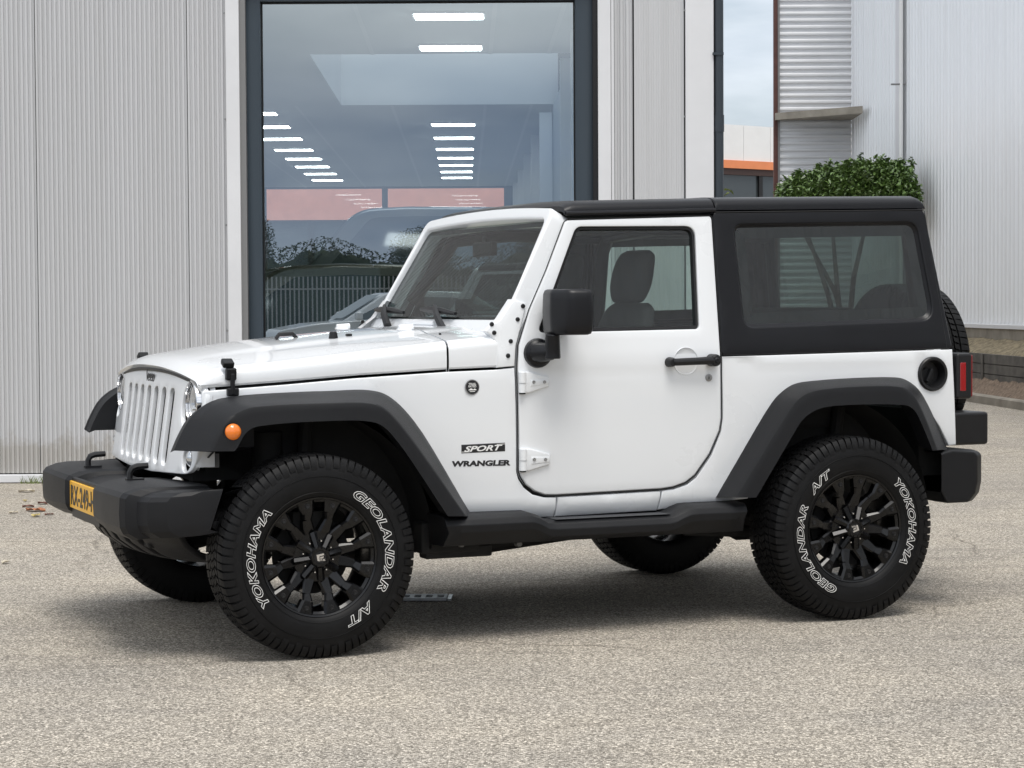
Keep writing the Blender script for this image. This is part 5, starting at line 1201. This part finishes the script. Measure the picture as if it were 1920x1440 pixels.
# ---- wheels
TY, TR = 0.135, 0.397
def make_wheel(letters=True):
    h = MB(); h.lathe([(-0.118, 0.2365), (-0.122, 0.233), (-0.118, 0.226), (-0.10, 0.222), (-0.02, 0.205), (0.05, 0.212), (0.115, 0.226), (0.118, 0.236)], (0, 0, 0), 72)
    wheel = h.build('wheel', M['rim'], None, angle=30)
    t = MB()
    prof = [(-0.112, 0.228), (-0.121, 0.236), (-0.128, 0.246), (-0.133, 0.262), (-0.1355, 0.285), (-0.135, 0.310), (-0.1325, 0.330), (-0.129, 0.346), (-0.1285, 0.3475), (-0.124, 0.360), (-0.116, 0.374), (-0.104, 0.383), (-0.06, 0.3865), (0.0, 0.388)]
    prof = prof + [(-a, r) for a, r in reversed(prof[:-1])]
    t.lathe(prof, (0, 0, 0), 96)
    # raised rings on the sidewall
    for r in (0.2535, 0.3155): t.lathe([(-0.1335 if r < 0.3 else -0.1345, r - 0.0012), (-0.1372 if r > 0.3 else -0.1345, r), (-0.1335 if r < 0.3 else -0.1345, r + 0.0012)], (0, 0, 0), 96)
    # tread: shoulder lugs that wrap onto the sidewall, and staggered centre blocks
    NB = 76
    def blk(a0, a1, y0, y1, r0, r1, skew=0.0, step=0.0):
        vs = []
        for rr_ in (r0, r1):
            sh = 0.0 if rr_ == r0 else 0.003
            for (a, y) in ((a0 + sh, y0 + sh * 0.3), (a1 - sh, y0 + sh * 0.3), (a1 - sh + skew, y1 - sh * 0.3), (a0 + sh + skew, y1 - sh * 0.3)):
                vs.append((rr_ * math.cos(a), y, rr_ * math.sin(a)))
        t.add(vs, [(4, 5, 6, 7), (0, 1, 5, 4), (1, 2, 6, 5), (2, 3, 7, 6), (3, 0, 4, 7)])
    dA = 2 * PI / NB
    for i in range(NB):
        a = i * dA
        for sg in (-1, 1):
            w = dA * (0.80 if i % 2 else 0.74); o = dA * 0.5 * (sg > 0)
            y_in, y_out = 0.066, 0.1175
            vs = []
            rout = [(y_in, 0.384, 0.3965), (0.098, 0.384, 0.3955), (0.114, 0.376, 0.391), (0.1245, 0.362, 0.3765), (0.1305, 0.345 if i % 2 else 0.356, 0.3505 if i % 2 else 0.3625)]
            k = len(rout); f = []
            for side_ in (0, 1):
                for (y, ri, ro) in rout:
                    for r_ in (ri - 0.006, ro):
                        ang_ = a + o + (w if side_ else 0) + (y - y_in) * 0.5 + (0.012 if (y < 0.07 and side_) else 0)
                        vs.append((r_ * math.cos(ang_), sg * y, r_ * math.sin(ang_)))
            m2 = 2 * k
            for j in range(k - 1):
                f.append((2 * j + 1, 2 * j + 3, m2 + 2 * j + 3, m2 + 2 * j + 1)); f.append((2 * j, 2 * j + 2, 2 * j + 3, 2 * j + 1)); f.append((m2 + 2 * j, m2 + 2 * j + 1, m2 + 2 * j + 3, m2 + 2 * j + 2))
            f.append((0, 1, m2 + 1, m2)); f.append((2 * k - 2, 2 * k - 1, 2 * m2 - 1, 2 * m2 - 2))
            t.add(vs, f)
            blk(a + o + dA * 0.2, a + o + dA * 0.93, sg * 0.058, sg * 0.030, 0.382, 0.3968, skew=-dA * 0.35)
            blk(a + o + dA * 0.30, a + o + dA * 0.62, sg * 0.046, sg * 0.034, 0.382, 0.3969, skew=dA * 0.2)
        blk(a, a + dA * 0.80, -0.023, 0.0, 0.382, 0.397, skew=dA * 0.40)
        blk(a + dA * 0.5, a + dA * 1.30, 0.003, 0.024, 0.382, 0.397, skew=-dA * 0.40)
    tyre = t.build('tyre', M['rubber'], wheel, angle=28, weld=False)
    # spoked face: six pairs of split spokes
    f = MB(); bolts = MB()
    def beam(p0, p1, w0, w1, y0, y1, th):
        a, b = Vector(p0), Vector(p1); d = (b - a).normalized(); s = Vector((-d.y, d.x))
        q = [a + s * w0, b + s * w1, b - s * w1, a - s * w0]; yy = [y0, y1, y1, y0]
        vs = [(p.x, y, p.y) for p, y in zip(q, yy)] + [(p.x, y + th, p.y) for p, y in zip(q, yy)]
        q3 = [a + s * w0 * 0.6, b + s * w1 * 0.7, b - s * w1 * 0.7, a - s * w0 * 0.6]
        vs += [(p.x, y - 0.008, p.y) for p, y in zip(q3, yy)]
        f.add(vs, [(8, 9, 10, 11), (0, 1, 9, 8), (1, 2, 10, 9), (2, 3, 11, 10), (3, 0, 8, 11), (0, 4, 5, 1), (1, 5, 6, 2), (2, 6, 7, 3), (3, 7, 4, 0), (7, 6, 5, 4)])
    for k in range(6):
        c = rad(60 * k + 30 + 29)
        for sg in (-1, 1):
            ai, ao = c + sg * rad(12), c + sg * rad(15.5)
            pi_ = (0.078 * math.cos(ai), 0.078 * math.sin(ai)); pm = (0.150 * math.cos(c + sg * rad(12.5)), 0.150 * math.sin(c + sg * rad(12.5))); po = (0.224 * math.cos(ao), 0.224 * math.sin(ao))
            beam(pi_, pm, 0.030, 0.017, -0.070, -0.092, 0.04); beam(pm, (0.178 * math.cos(ao), 0.178 * math.sin(ao)), 0.017, 0.021, -0.092, -0.103, 0.03); beam((0.176 * math.cos(ao), 0.176 * math.sin(ao)), po, 0.0225, 0.036, -0.104, -0.109, 0.03)
            bc = (0.205 * math.cos(ao), -0.104, 0.205 * math.sin(ao))
            bolts.lathe([(0.0, 0.0115), (-0.012, 0.0115), (-0.012, 0.0085), (-0.016, 0.0075), (-0.016, 0.004), (-0.013, 0.0)], bc, 12)
    f.lathe([(-0.100, 0.233), (-0.112, 0.224), (-0.104, 0.214), (-0.090, 0.212)], (0, 0, 0), 72)
    f.lathe([(-0.03, 0.108), (-0.070, 0.106), (-0.082, 0.098), (-0.084, 0.0)], (0, 0, 0), 48)
    f.build('rim_face', M['rim'], wheel, angle=28)
    bolts.build('rim_bolts', M['trim'], wheel, angle=30)
    hb_ = MB()
    for k in range(8):
        a = rad(45 * k + 10); c1, s1 = math.cos(a), math.sin(a)
        P_ = lambda r, da, y: (r * math.cos(a + da), y, r * math.sin(a + da))
        hb_.add([P_(0.036, -0.30, -0.112), P_(0.036, 0.30, -0.112), P_(0.096, 0.14, -0.090), P_(0.096, -0.14, -0.090), P_(0.036, 0, -0.122), P_(0.099, 0, -0.099), P_(0.036, -0.36, -0.08), P_(0.036, 0.36, -0.08), P_(0.088, 0.18, -0.08), P_(0.088, -0.18, -0.08)],
                [(4, 5, 3, 0), (4, 1, 2, 5), (0, 3, 9, 6), (1, 7, 8, 2), (2, 8, 9, 3), (5, 2, 3)])
    hb_.lathe([(-0.08, 0.044), (-0.118, 0.042), (-0.126, 0.036), (-0.126, 0.026), (-0.122, 0.024)], (0, 0, 0), 32)
    for k in range(10):
        a = rad(36 * k); hb_.box((0.034 * math.cos(a), -0.126, 0.034 * math.sin(a)), (0.007, 0.006, 0.010), Matrix.Rotation(-a, 3, 'Y'))
    hb_.build('hub_cap', M['rim'], wheel, angle=28)
    s_ = MB()
    for k in range(8):
        a = rad(45 * k + 32.5); s_.lathe([(0.0, 0.0042), (-0.010, 0.0042), (-0.012, 0.0028), (-0.012, 0.0)], (0.062 * math.cos(a), -0.086, 0.062 * math.sin(a)), 8)
    s_.build('hub_studs', M['chrome'], wheel)
    cp = MB(); cp.lathe([(-0.1235, 0.0245), (-0.1245, 0.0)], (0, 0, 0), 28)
    cp.build('centre_disc', M['trim'], wheel)
    # emblem: a slanted F over the word on the disc
    em = MB()
    for poly in ([(-0.016, 0.010), (0.014, 0.015), (0.015, 0.008), (-0.004, 0.004), (-0.003, -0.016), (-0.012, -0.013)], [(-0.001, 0.001), (0.013, 0.004), (0.012, -0.003), (-0.001, -0.006)]):
        em.prism(poly, lambda a, b, d: (a, -0.1262 + d, b), 0, 0.0014)
    vs, fs = text_mesh('FUEL', 0.010, off=0.0004, shear=0.3); em.add([(x - 0.002, -0.1256, y - 0.014) for x, y, z in vs], fs)
    em.build('centre_emblem', M['chrome'], wheel)
    for wd, a0, a1 in (('GEOLANDAR', 61, -31), ('A/T', -42, -69), ('YOKOHAMA', 219, 137)):
        lt = MB(); word(lt, wd, a0, a1, 0.2655, 0.033); lt.build('tyre_lettering', M['letter'], wheel, angle=180, weld=False)
    dk = MB(); word(dk, 'G015', 264, 243, 0.2685, 0.024, solid=True); dk.build('embossed_lettering', M['rubber'], wheel)
    br = MB(); br.lathe([(-0.012, 0.05), (-0.012, 0.155), (0.012, 0.155), (0.012, 0.05)], (0, 0, 0), 40); br.lathe([(-0.06, 0.0), (-0.06, 0.07), (0.06, 0.08), (0.10, 0.0)], (0, 0, 0), 24); br.box((0.0, 0.0, 0.13), (0.16, 0.07, 0.08)); br.build('brake_disc', M['under'], wheel)
    return wheel
def word(mb, s, d0, d1, r0, h, solid=False):
    vs, fs = text_mesh(s, 1.0, fill_=solid, bevel=0.0 if solid else 0.023, shear=0.22, off=0.030, spacing=1.08, res=3, bres=0, extrude=0.0)
    xs = [v[0] for v in vs]; x0, x1 = min(xs), max(xs); hh = 0.70
    o = []
    for x, y, z in vs:
        q = rad(d0 + (d1 - d0) * (x - x0) / (x1 - x0)); r = r0 + y / hh * h
        rr_ = clamp((r - 0.262) / 0.045, 0, 1); yb = -0.1335 - 0.0027 * math.sin(rr_ * PI * 0.5)
        o.append((r * math.cos(q), yb - (0.0012 if solid else 0.0016) + z * 0.02, r * math.sin(q)))
    mb.add(o, fs)
W1 = make_wheel(); W1.parent = car
hubs = [(0.0, -(1.012 - TY), 0, 0), (RX_W, -(1.012 - TY), 0, -173), (0.0, 1.012 - TY, PI, 40), (RX_W, 1.012 - TY, PI, 110)]
allw = [W1] + [dup(W1, car) for _ in range(4)]
for w_, (x, y, rz, spin) in zip(allw[:4], hubs):
    w_.matrix_local = Matrix.Translation((x, y, TR)) @ Matrix.Rotation(rz, 4, 'Z') @ Matrix.Rotation(rad(-spin), 4, 'Y')
allw[4].matrix_local = Matrix.Translation((3.355, 0.04, 1.065)) @ Matrix.Rotation(rad(90), 4, 'Z') @ Matrix.Rotation(rad(25), 4, 'Y')

# ---- front bumper
FBN = [(0.205, -0.655, 0.648, 0.50), (0.214, -0.690, 0.662, 0.482), (0.240, -0.716, 0.670, 0.476), (0.50, -0.732, 0.678, 0.472), (0.755, -0.726, 0.678, 0.472), (0.785, -0.710, 0.674, 0.476), (0.798, -0.668, 0.664, 0.482), (0.85, -0.640, 0.664, 0.484), (0.895, -0.575, 0.666, 0.488), (0.912, -0.50, 0.670, 0.494), (0.92, -0.375, 0.674, 0.505)]
FBF = [(y + (0.075 if y < 0.3 else 0.0), a, b, c) for y, a, b, c in FBN]      # the far block starts a little further out, clear of the plate
mb = MB(); rows = []
for (y, xfr, zt, zb) in [(-a, b, c, d) for a, b, c, d in reversed(FBN)] + [(0.0, -0.655, 0.648, 0.50)] + FBF:
    yy = abs(y); xb_ = -0.46 + 0.10 * min(1, yy / 0.9) ** 2
    h = zt - zb; ch = 0.045
    rows.append([(xb_, y, zb + 0.01), (xfr + 0.05, y, zb), (xfr + 0.012, y, zb + 0.024), (xfr, y, zb + 0.05), (xfr - 0.003, y, (zb + zt) / 2), (xfr, y, zt - 0.04), (xfr + 0.015, y, zt - 0.022), (xfr + 0.06, y, zt - 0.006), (xfr + 0.11, y, zt), (xb_, y, zt)])
for e in (0, -1): rows[e] = [(x - 0.055 * clamp((0.66 - z) / 0.15, 0, 1), y, z) for x, y, z in rows[e]]
mb.grid(rows); mb.add(rows[0], [tuple(range(10))]); mb.add(rows[-1], [tuple(range(10))])
fbm = mb.build('front_bumper', M['plastic'], car, angle=14, bevel=0.009)
for sg in (-1, 1):
    mb = MB(); x0 = -0.60; y = sg * 0.39
    mb.tube([(x0, y, 0.65), (x0, y, 0.705), (x0 + 0.010, y, 0.722), (x0 + 0.03, y, 0.729), (x0 + 0.075, y, 0.731)], [0.0125, 0.0125, 0.0135, 0.013, 0.012], 8); mb.box((x0 + 0.02, y, 0.675), (0.07, 0.04, 0.014)); mb.build('tow_hook', M['trim'], car)
    mb = MB(); mb.lathe([(-0.012, 0.052), (-0.02, 0.046), (0.004, 0.040), (0.01, 0.0)], (-0.668, -0.16 if sg < 0 else 0.225, 0.575), 24, axis='x'); mb.build('bumper_recess', M['trim'], fbm)
# number plate
mb = MB(); mb.box((-0.694, 0.04, 0.57), (0.012, 0.52, 0.115)); pl = mb.build('number_plate', M['plate'], car, bevel=0.003)
mb = MB(); mb.box((-0.680, 0.04, 0.557), (0.020, 0.535, 0.170)); mb.build('plate_holder', M['trim'], pl, bevel=0.004)
vs, fs = text_mesh('RX-249-H', 0.118, off=0.0015, extrude=0.0008, spacing=1.02)
xs = [v[0] for v in vs]; xm = (min(xs) + max(xs)) / 2; k = 0.46 / (max(xs) - min(xs))
mb = MB(); mb.add([(-0.7012 - z, 0.04 - (x - xm) * k, 0.53 + y) for x, y, z in vs], fs); mb.build('plate_lettering', M['blackletter'], pl)
# air dam under the bumper, with a row of slots
DAM = [(0.0, -0.640, 0.500), (0.2, -0.648, 0.470), (0.45, -0.612, 0.418), (0.75, -0.545, 0.368), (1.0, -0.460, 0.340)]
def dam_map(a, b, d):                          # a across, b down the sheet
    q = clamp(b, 0, 1); x, z = DAM[-1][1:]
    for p0, p1 in zip(DAM, DAM[1:]):
        if q <= p1[0]:
            f = (q - p0[0]) / (p1[0] - p0[0]); x, z = p0[1] + (p1[1] - p0[1]) * f, p0[2] + (p1[2] - p0[2]) * f; break
    k = (abs(a) / 0.68) ** 2.4
    return (x + 0.16 * k + d * 0.8, a, z + 0.012 * k * q + d * 0.6)
sl = [rnd(rect(0.40 - k_ * 0.118 - 0.022, 0.26, 0.40 - k_ * 0.118 + 0.022, 0.90), 0.020, 4) for k_ in range(8)]
mb = MB(); panel(mb, rnd([(-0.70, 0.0), (0.70, 0.0), (0.66, 0.98), (-0.66, 0.98)], [0.02, 0.02, 0.12, 0.12], 5), sl, dam_map, r=0.006, thick=0.02, step=0.07)
ad = mb.build('air_dam', M['plastic'], car, angle=40)
mb = MB(); mb.grid([[(dam_map(a, b, 0)[0] + 0.05, a, dam_map(a, b, 0)[2] + 0.02) for a in [-0.6 + 0.1 * i for i in range(13)]] for b in (0.1, 0.4, 0.7, 0.95)]); mb.build('air_dam_backing', M['under'], ad)

# ---- side step
def step(sg):
    pf, pr_ = at_y(836, 980, -0.93), at_y(1402, 945, -0.93)
    x0, x1 = pf.x, pr_.x; zt0, zt1 = 0.512, 0.512
    mb = MB(); rows = []
    n = 40
    for i in range(n + 1):
        f = i / n; x = x0 + (x1 - x0) * f; px = 836 + (1402 - 836) * f
        # raised ends, sunken tread between
        a, b = at_y(1000, 950, -0.93).x, at_y(1035, 985, -0.93).x; c, d = at_y(1255, 980, -0.93).x, at_y(1300, 952, -0.93).x
        up = 1.0
        if a < x < b: up = 1 - (x - a) / (b - a)
        elif b <= x <= c: up = 0
        elif c < x < d: up = (x - c) / (d - c)
        up = up * up * (3 - 2 * up)
        zt = 0.487 + 0.034 * up; yo = -0.945
        e = 0.0 if 0.03 < f < 0.97 else 0.012
        rows.append([(x, -0.72, zt - 0.0), (x, -0.80, zt + 0.004 * up), (x, yo + 0.045, zt), (x, yo + 0.012 + e, zt - 0.012), (x, yo + e, zt - 0.035), (x + (0.015 if f < 0.5 else -0.015) * (1 - min(1, min(f, 1 - f) / 0.05)), yo + 0.004 + e, zt - 0.075 + 0.01), (x, yo + 0.05, 0.400), (x, -0.76, 0.395)])
    mb.grid(rows); mb.add(rows[0], [tuple(range(8))]); mb.add(rows[-1], [tuple(range(8))])
    if sg < 0: mb.flip()
    s0 = mb.build('side_step', M['plastic'], car, angle=28, bevel=0.004)
    mb = MB()
    for x in (x0 + 0.25, (x0 + x1) / 2, x1 - 0.25): mb.box((x, -0.68, 0.44), (0.06, 0.25, 0.05))
    if sg < 0: mb.flip()
    mb.build('step_bracket', M['under'], s0)
    xa_, xb_ = at_y(1040, 985, -0.90).x, at_y(1255, 980, -0.90).x
    mb = MB(); mb.grid([[(x, y, 0.4895) for y in (-0.915, -0.87, -0.82)] for x in (xa_, (xa_ + xb_) / 2, xb_)])
    if sg < 0: mb.flip()
    mb.build('tread_pad', mat('rough_tread', (0.045, 0.047, 0.052), 0.6, bump=1.0, bscale=250), s0)
step(1); step(-1)

# ---- rear: bumper, lamps, tailgate, fuel filler
mb = MB(); rows = []
RB = [(0.0, 3.16), (0.3, 3.18), (0.6, 3.20), (0.78, 3.205), (0.86, 3.17), (0.90, 3.12)]
for (y, xr_) in [(-a, b) for a, b in reversed(RB[1:])] + RB:
    yy = abs(y); xi = 2.96 if yy < 0.62 else 2.93
    zb = 0.475 if yy > 0.4 else 0.50
    rows.append([(xi, y, zb + 0.05), (xi + 0.03, y, zb), (xr_ - 0.05, y, zb), (xr_ - 0.012, y, zb + 0.04), (xr_, y, zb + 0.09), (xr_, y, 0.685), (xr_ - 0.02, y, 0.702), (xi + 0.06, y, 0.712), (xi, y, 0.700)])
mb.grid(rows); mb.add(rows[0], [tuple(range(9))]); mb.add(rows[-1], [tuple(range(9))])
mb.build('rear_bumper', M['plastic'], car, angle=28, bevel=0.010)
mb = MB(); mb.box((3.29, 0.02, 0.775), (0.40, 0.98, 0.155)); mb.box((3.17, -0.2, 0.885), (0.2, 0.5, 0.035)); mb.build('number_plate_bracket', M['trim'], car, bevel=0.015)
mb = MB(); mb.box((3.08, 0.0, 0.95), (0.05, 1.30, 0.42)); tg = mb.build('tailgate', M['paint'], car, bevel=0.012)
mb = MB(); mb.box((3.15, 0.05, 1.10), (0.16, 0.30, 0.30)); mb.build('spare_wheel_carrier', M['under'], tg, bevel=0.01)
for sg in (1, -1):
    z0, z1 = 0.935, 1.142; y = -0.775
    mb = MB(); mb.box((3.100, y, (z0 + z1) / 2), (0.085, 0.115, z1 - z0))
    if sg < 0: mb.flip()
    tl = mb.build('tail_light', M['trim'], car, bevel=0.014)
    a, b = at_y(1801, 680, -0.836), at_y(1812, 733, -0.836)
    mb = MB(); mb.box(((a.x + b.x) / 2, -0.833, (a.z + b.z) / 2), (0.030, 0.006, a.z - b.z)); mb.box((3.143, y, (z0 + z1) / 2), (0.008, 0.10, z1 - z0 - 0.02))
    if sg < 0: mb.flip()
    mb.build('lamp_lens', M['red'], tl, bevel=0.003)
x, z = S(1748, 701); y = -half_width(x, z)
mb = MB(); mb.lathe([(0.004, 0.0775), (-0.008, 0.077), (-0.013, 0.072), (-0.012, 0.062), (0.004, 0.056), (0.035, 0.054), (0.036, 0.0)], (x, y, z), 40); fd = mb.build('fuel_filler', M['trim'], car, angle=40)
mb = MB(); mb.lathe([(0.02, 0.034), (0.006, 0.033), (0.004, 0.0)], (x - 0.012, y + 0.012, z - 0.006), 24); mb.box((x - 0.012, y + 0.008, z - 0.006), (0.014, 0.02, 0.062), Matrix.Rotation(rad(25), 3, 'Y')); mb.build('fuel_cap', M['plastic'], fd, bevel=0.003)

# ---- badges
def side_text(name, s, px0, py0, px1, py1, h, m, parent, shear=0.0, off=0.002, lift=0.0012, taper=False, ext=0.0008):
    vs, fs = text_mesh(s, 1.0, off=off, shear=shear, extrude=0.0, spacing=1.0)
    xs = [v[0] for v in vs]; x0, x1 = min(xs), max(xs); ys = [v[1] for v in vs]; y1 = max(ys)
    A, B = Vector(S(px0, py0)), Vector(S(px1, py1)); o = []
    for a, b, c in vs:
        f = (a - x0) / (x1 - x0); q = A + (B - A) * f; o.append((q.x, -(half_width(q.x, q.y) + lift + c), q.y + b / y1 * h))
    mb = MB(); mb.add(o, fs); return mb.build(name, m, parent)
wr = side_text('name_badge', 'WRANGLER', 847, 874.5, 957, 872, 0.022, M['blackletter'], body, shear=0.1, off=0.055)
q = SL([(865, 834), (947, 830), (947, 846), (865, 850)])
mb = MB(); panel(mb, q, [], lambda a, b, d: (a, -(half_width(a, b) + 0.0010 - d), b), r=0.0005, thick=0.001, step=0.03); sd = mb.build('sport_decal', M['blackletter'], body)
side_text('sport_lettering', 'SPORT', 870, 847.0, 942, 843.5, 0.022, M['letter'], body, shear=0.35, off=0.03, lift=0.0018)
mb = MB(); mb.grid([[(a, -(half_width(a, b) + 0.0019), b) for a, b in (S(px, py), S(px, py + 1.1))] for px, py in ((931, 832.6), (947, 831.6))]); mb.grid([[(a, -(half_width(a, b) + 0.0019), b) for a, b in (S(px, py), S(px, py + 1.1))] for px, py in ((865, 847.2), (881, 846.6))]); mb.build('decal_stripe', M['letter'], body)
x, z = S(885, 726); y = -half_width(x, z)
mb = MB(); mb.lathe([(0.0, 0.0315), (-0.004, 0.031), (-0.004, 0.0285), (-0.003, 0.028)], (x, y, z), 32); rb_ = mb.build('trail_badge', M['steel'], body)
mb = MB(); mb.lathe([(-0.0035, 0.0282), (-0.0037, 0.0)], (x, y, z), 32); mb.build('badge_disc', M['blackletter'], body)
em = MB()
for s, zz, h in (('TRAIL', 0.009, 0.0085), ('RATED', -0.0005, 0.0085)):
    vs, fs = text_mesh(s, 1.0, off=0.02); xs = [v[0] for v in vs]; xm = (min(xs) + max(xs)) / 2; k = 0.034 / (max(xs) - min(xs))
    em.add([(x + (a - xm) * k, y - 0.0044, z + zz + b / 0.7 * h) for a, b, c in vs], fs)
for poly in ([(-0.018, -0.011), (-0.006, -0.004), (0.004, -0.009), (0.010, -0.005), (0.019, -0.011), (0.014, -0.0125), (-0.014, -0.0125)], [(-0.013, -0.016), (0.013, -0.016), (0.010, -0.0185), (-0.010, -0.0185)]):
    em.prism(poly, lambda a, b, d: (x + a, y - 0.0044 + d, z + b), 0, 0.0004)
em.build('badge_lettering', M['letter'], body)

# ---- interior
mb = MB(); rows = []
for y in (-0.70, -0.35, 0, 0.35, 0.70): rows.append([(0.90, y, 1.22), (0.98, y, 1.255 + 0.01 * (y < 0)), (1.12, y, 1.24), (1.20, y, 1.16), (1.18, y, 1.0), (1.05, y, 0.85)])
mb.grid(rows); mb.build('dashboard', M['inside'], car)
mb = MB(); c = Vector((1.33, -0.36, 1.17)); ax = Vector((0.85, 0, 0.52)).normalized(); u = Vector((0, 1, 0)); v = ax.cross(u)
mb.tube([c + (u * math.cos(2 * PI * i / 28) + v * math.sin(2 * PI * i / 28)) * 0.185 for i in range(29)], 0.016, 8, cap=False); 
for q in (0.0, PI, -PI / 2): mb.tube([c, c + (u * math.cos(q) + v * math.sin(q)) * 0.18], 0.016, 6)
mb.tube([c, c - ax * 0.25], 0.03, 8); mb.build('steering_wheel', M['trim'], car)
def seat(y):
    mb = MB()
    def slab(secs, w):
        rows = []
        for (x, z, th, wk) in spline(secs, 5):
            rows.append([(x + th * 0.5 * math.cos(q), y + w * wk * math.copysign(abs(math.sin(q)) ** 0.55, math.sin(q)), z + 0.0) for q in [2 * PI * i / 28 for i in range(28)]])
        mb.grid(rows, closed=True); mb.add(rows[0], [tuple(range(28))]); mb.add(rows[-1], [tuple(range(28))])
    slab([(1.52, 0.80, 0.12, 0.9), (1.55, 0.90, 0.15, 1.0), (1.58, 1.07, 0.14, 1.0), (1.62, 1.24, 0.13, 0.95), (1.65, 1.34, 0.11, 0.80), (1.66, 1.375, 0.06, 0.6)], 0.25)
    rows = []
    for (x, z, hx, hy) in ((1.28, 0.70, 0.28, 0.24), (1.28, 0.79, 0.30, 0.26), (1.28, 0.84, 0.26, 0.22)):
        rows.append([(x + hx * clamp(1.3 * math.cos(q), -1, 1), y + hy * clamp(1.3 * math.sin(q), -1, 1), z) for q in [2 * PI * i / 24 for i in range(24)]])
    mb.grid(rows, closed=True); mb.add(rows[-1], [tuple(range(24))])
    s0 = mb.build('seat', M['seat'], car, angle=60)
    mb = MB(); rows = []
    for (x, z, th, wk) in spline([(1.640, 1.375, 0.05, 0.75), (1.643, 1.39, 0.09, 0.92), (1.655, 1.45, 0.13, 1.0), (1.672, 1.53, 0.13, 0.98), (1.688, 1.585, 0.105, 0.90), (1.694, 1.607, 0.05, 0.7)], 4):
        rows.append([(x + th * 0.5 * math.cos(q), y + 0.135 * wk * math.copysign(abs(math.sin(q)) ** 0.6, math.sin(q)), z) for q in [2 * PI * i / 28 for i in range(28)]])
    mb.grid(rows, closed=True); mb.add(rows[0], [tuple(range(28))]); mb.add(rows[-1], [tuple(range(28))]); mb.tube([(1.65, y - 0.05, 1.33), (1.65, y - 0.05, 1.41)], 0.007, 6); mb.tube([(1.65, y + 0.05, 1.33), (1.65, y + 0.05, 1.41)], 0.007, 6)
    mb.build('headrest', M['seat'], s0, angle=60)
seat(-0.37); seat(0.37)
mb = MB(); mb.box((2.42, 0, 0.88), (0.45, 1.05, 0.16)); mb.box((2.68, 0, 1.12), (0.14, 1.05, 0.46), Matrix.Rotation(rad(12), 3, 'Y')); mb.build('rear_bench', M['seat'], car, bevel=0.05, segs=3)
mb = MB()
for sg in (-1, 1):
    mb.tube([(1.97, sg * 0.66, 0.7), (1.98, sg * 0.655, 1.3), (1.99, sg * 0.62, 1.62), (1.99, sg * 0.55, 1.70), (1.99, 0, 1.72)], 0.035, 10)
    mb.tube([(1.99, sg * 0.58, 1.715), (2.6, sg * 0.60, 1.725), (2.93, sg * 0.62, 1.69), (2.985, sg * 0.64, 1.2), (2.99, sg * 0.64, 0.9)], 0.03, 10)
    mb.tube([(1.99, sg * 0.60, 1.69), (1.5, sg * 0.62, 1.70), (1.22, sg * 0.64, 1.67), (1.02, sg * 0.69, 1.38)], 0.03, 10)
mb.build('roll_bar', M['trim'], car)
mb = MB(); mb.box((1.12, 0.02, 1.655), (0.02, 0.03, 0.05)); mb.box((1.12, 0.02, 1.62), (0.035, 0.22, 0.065)); mb.build('rear_view_mirror', M['trim'], car, bevel=0.015)
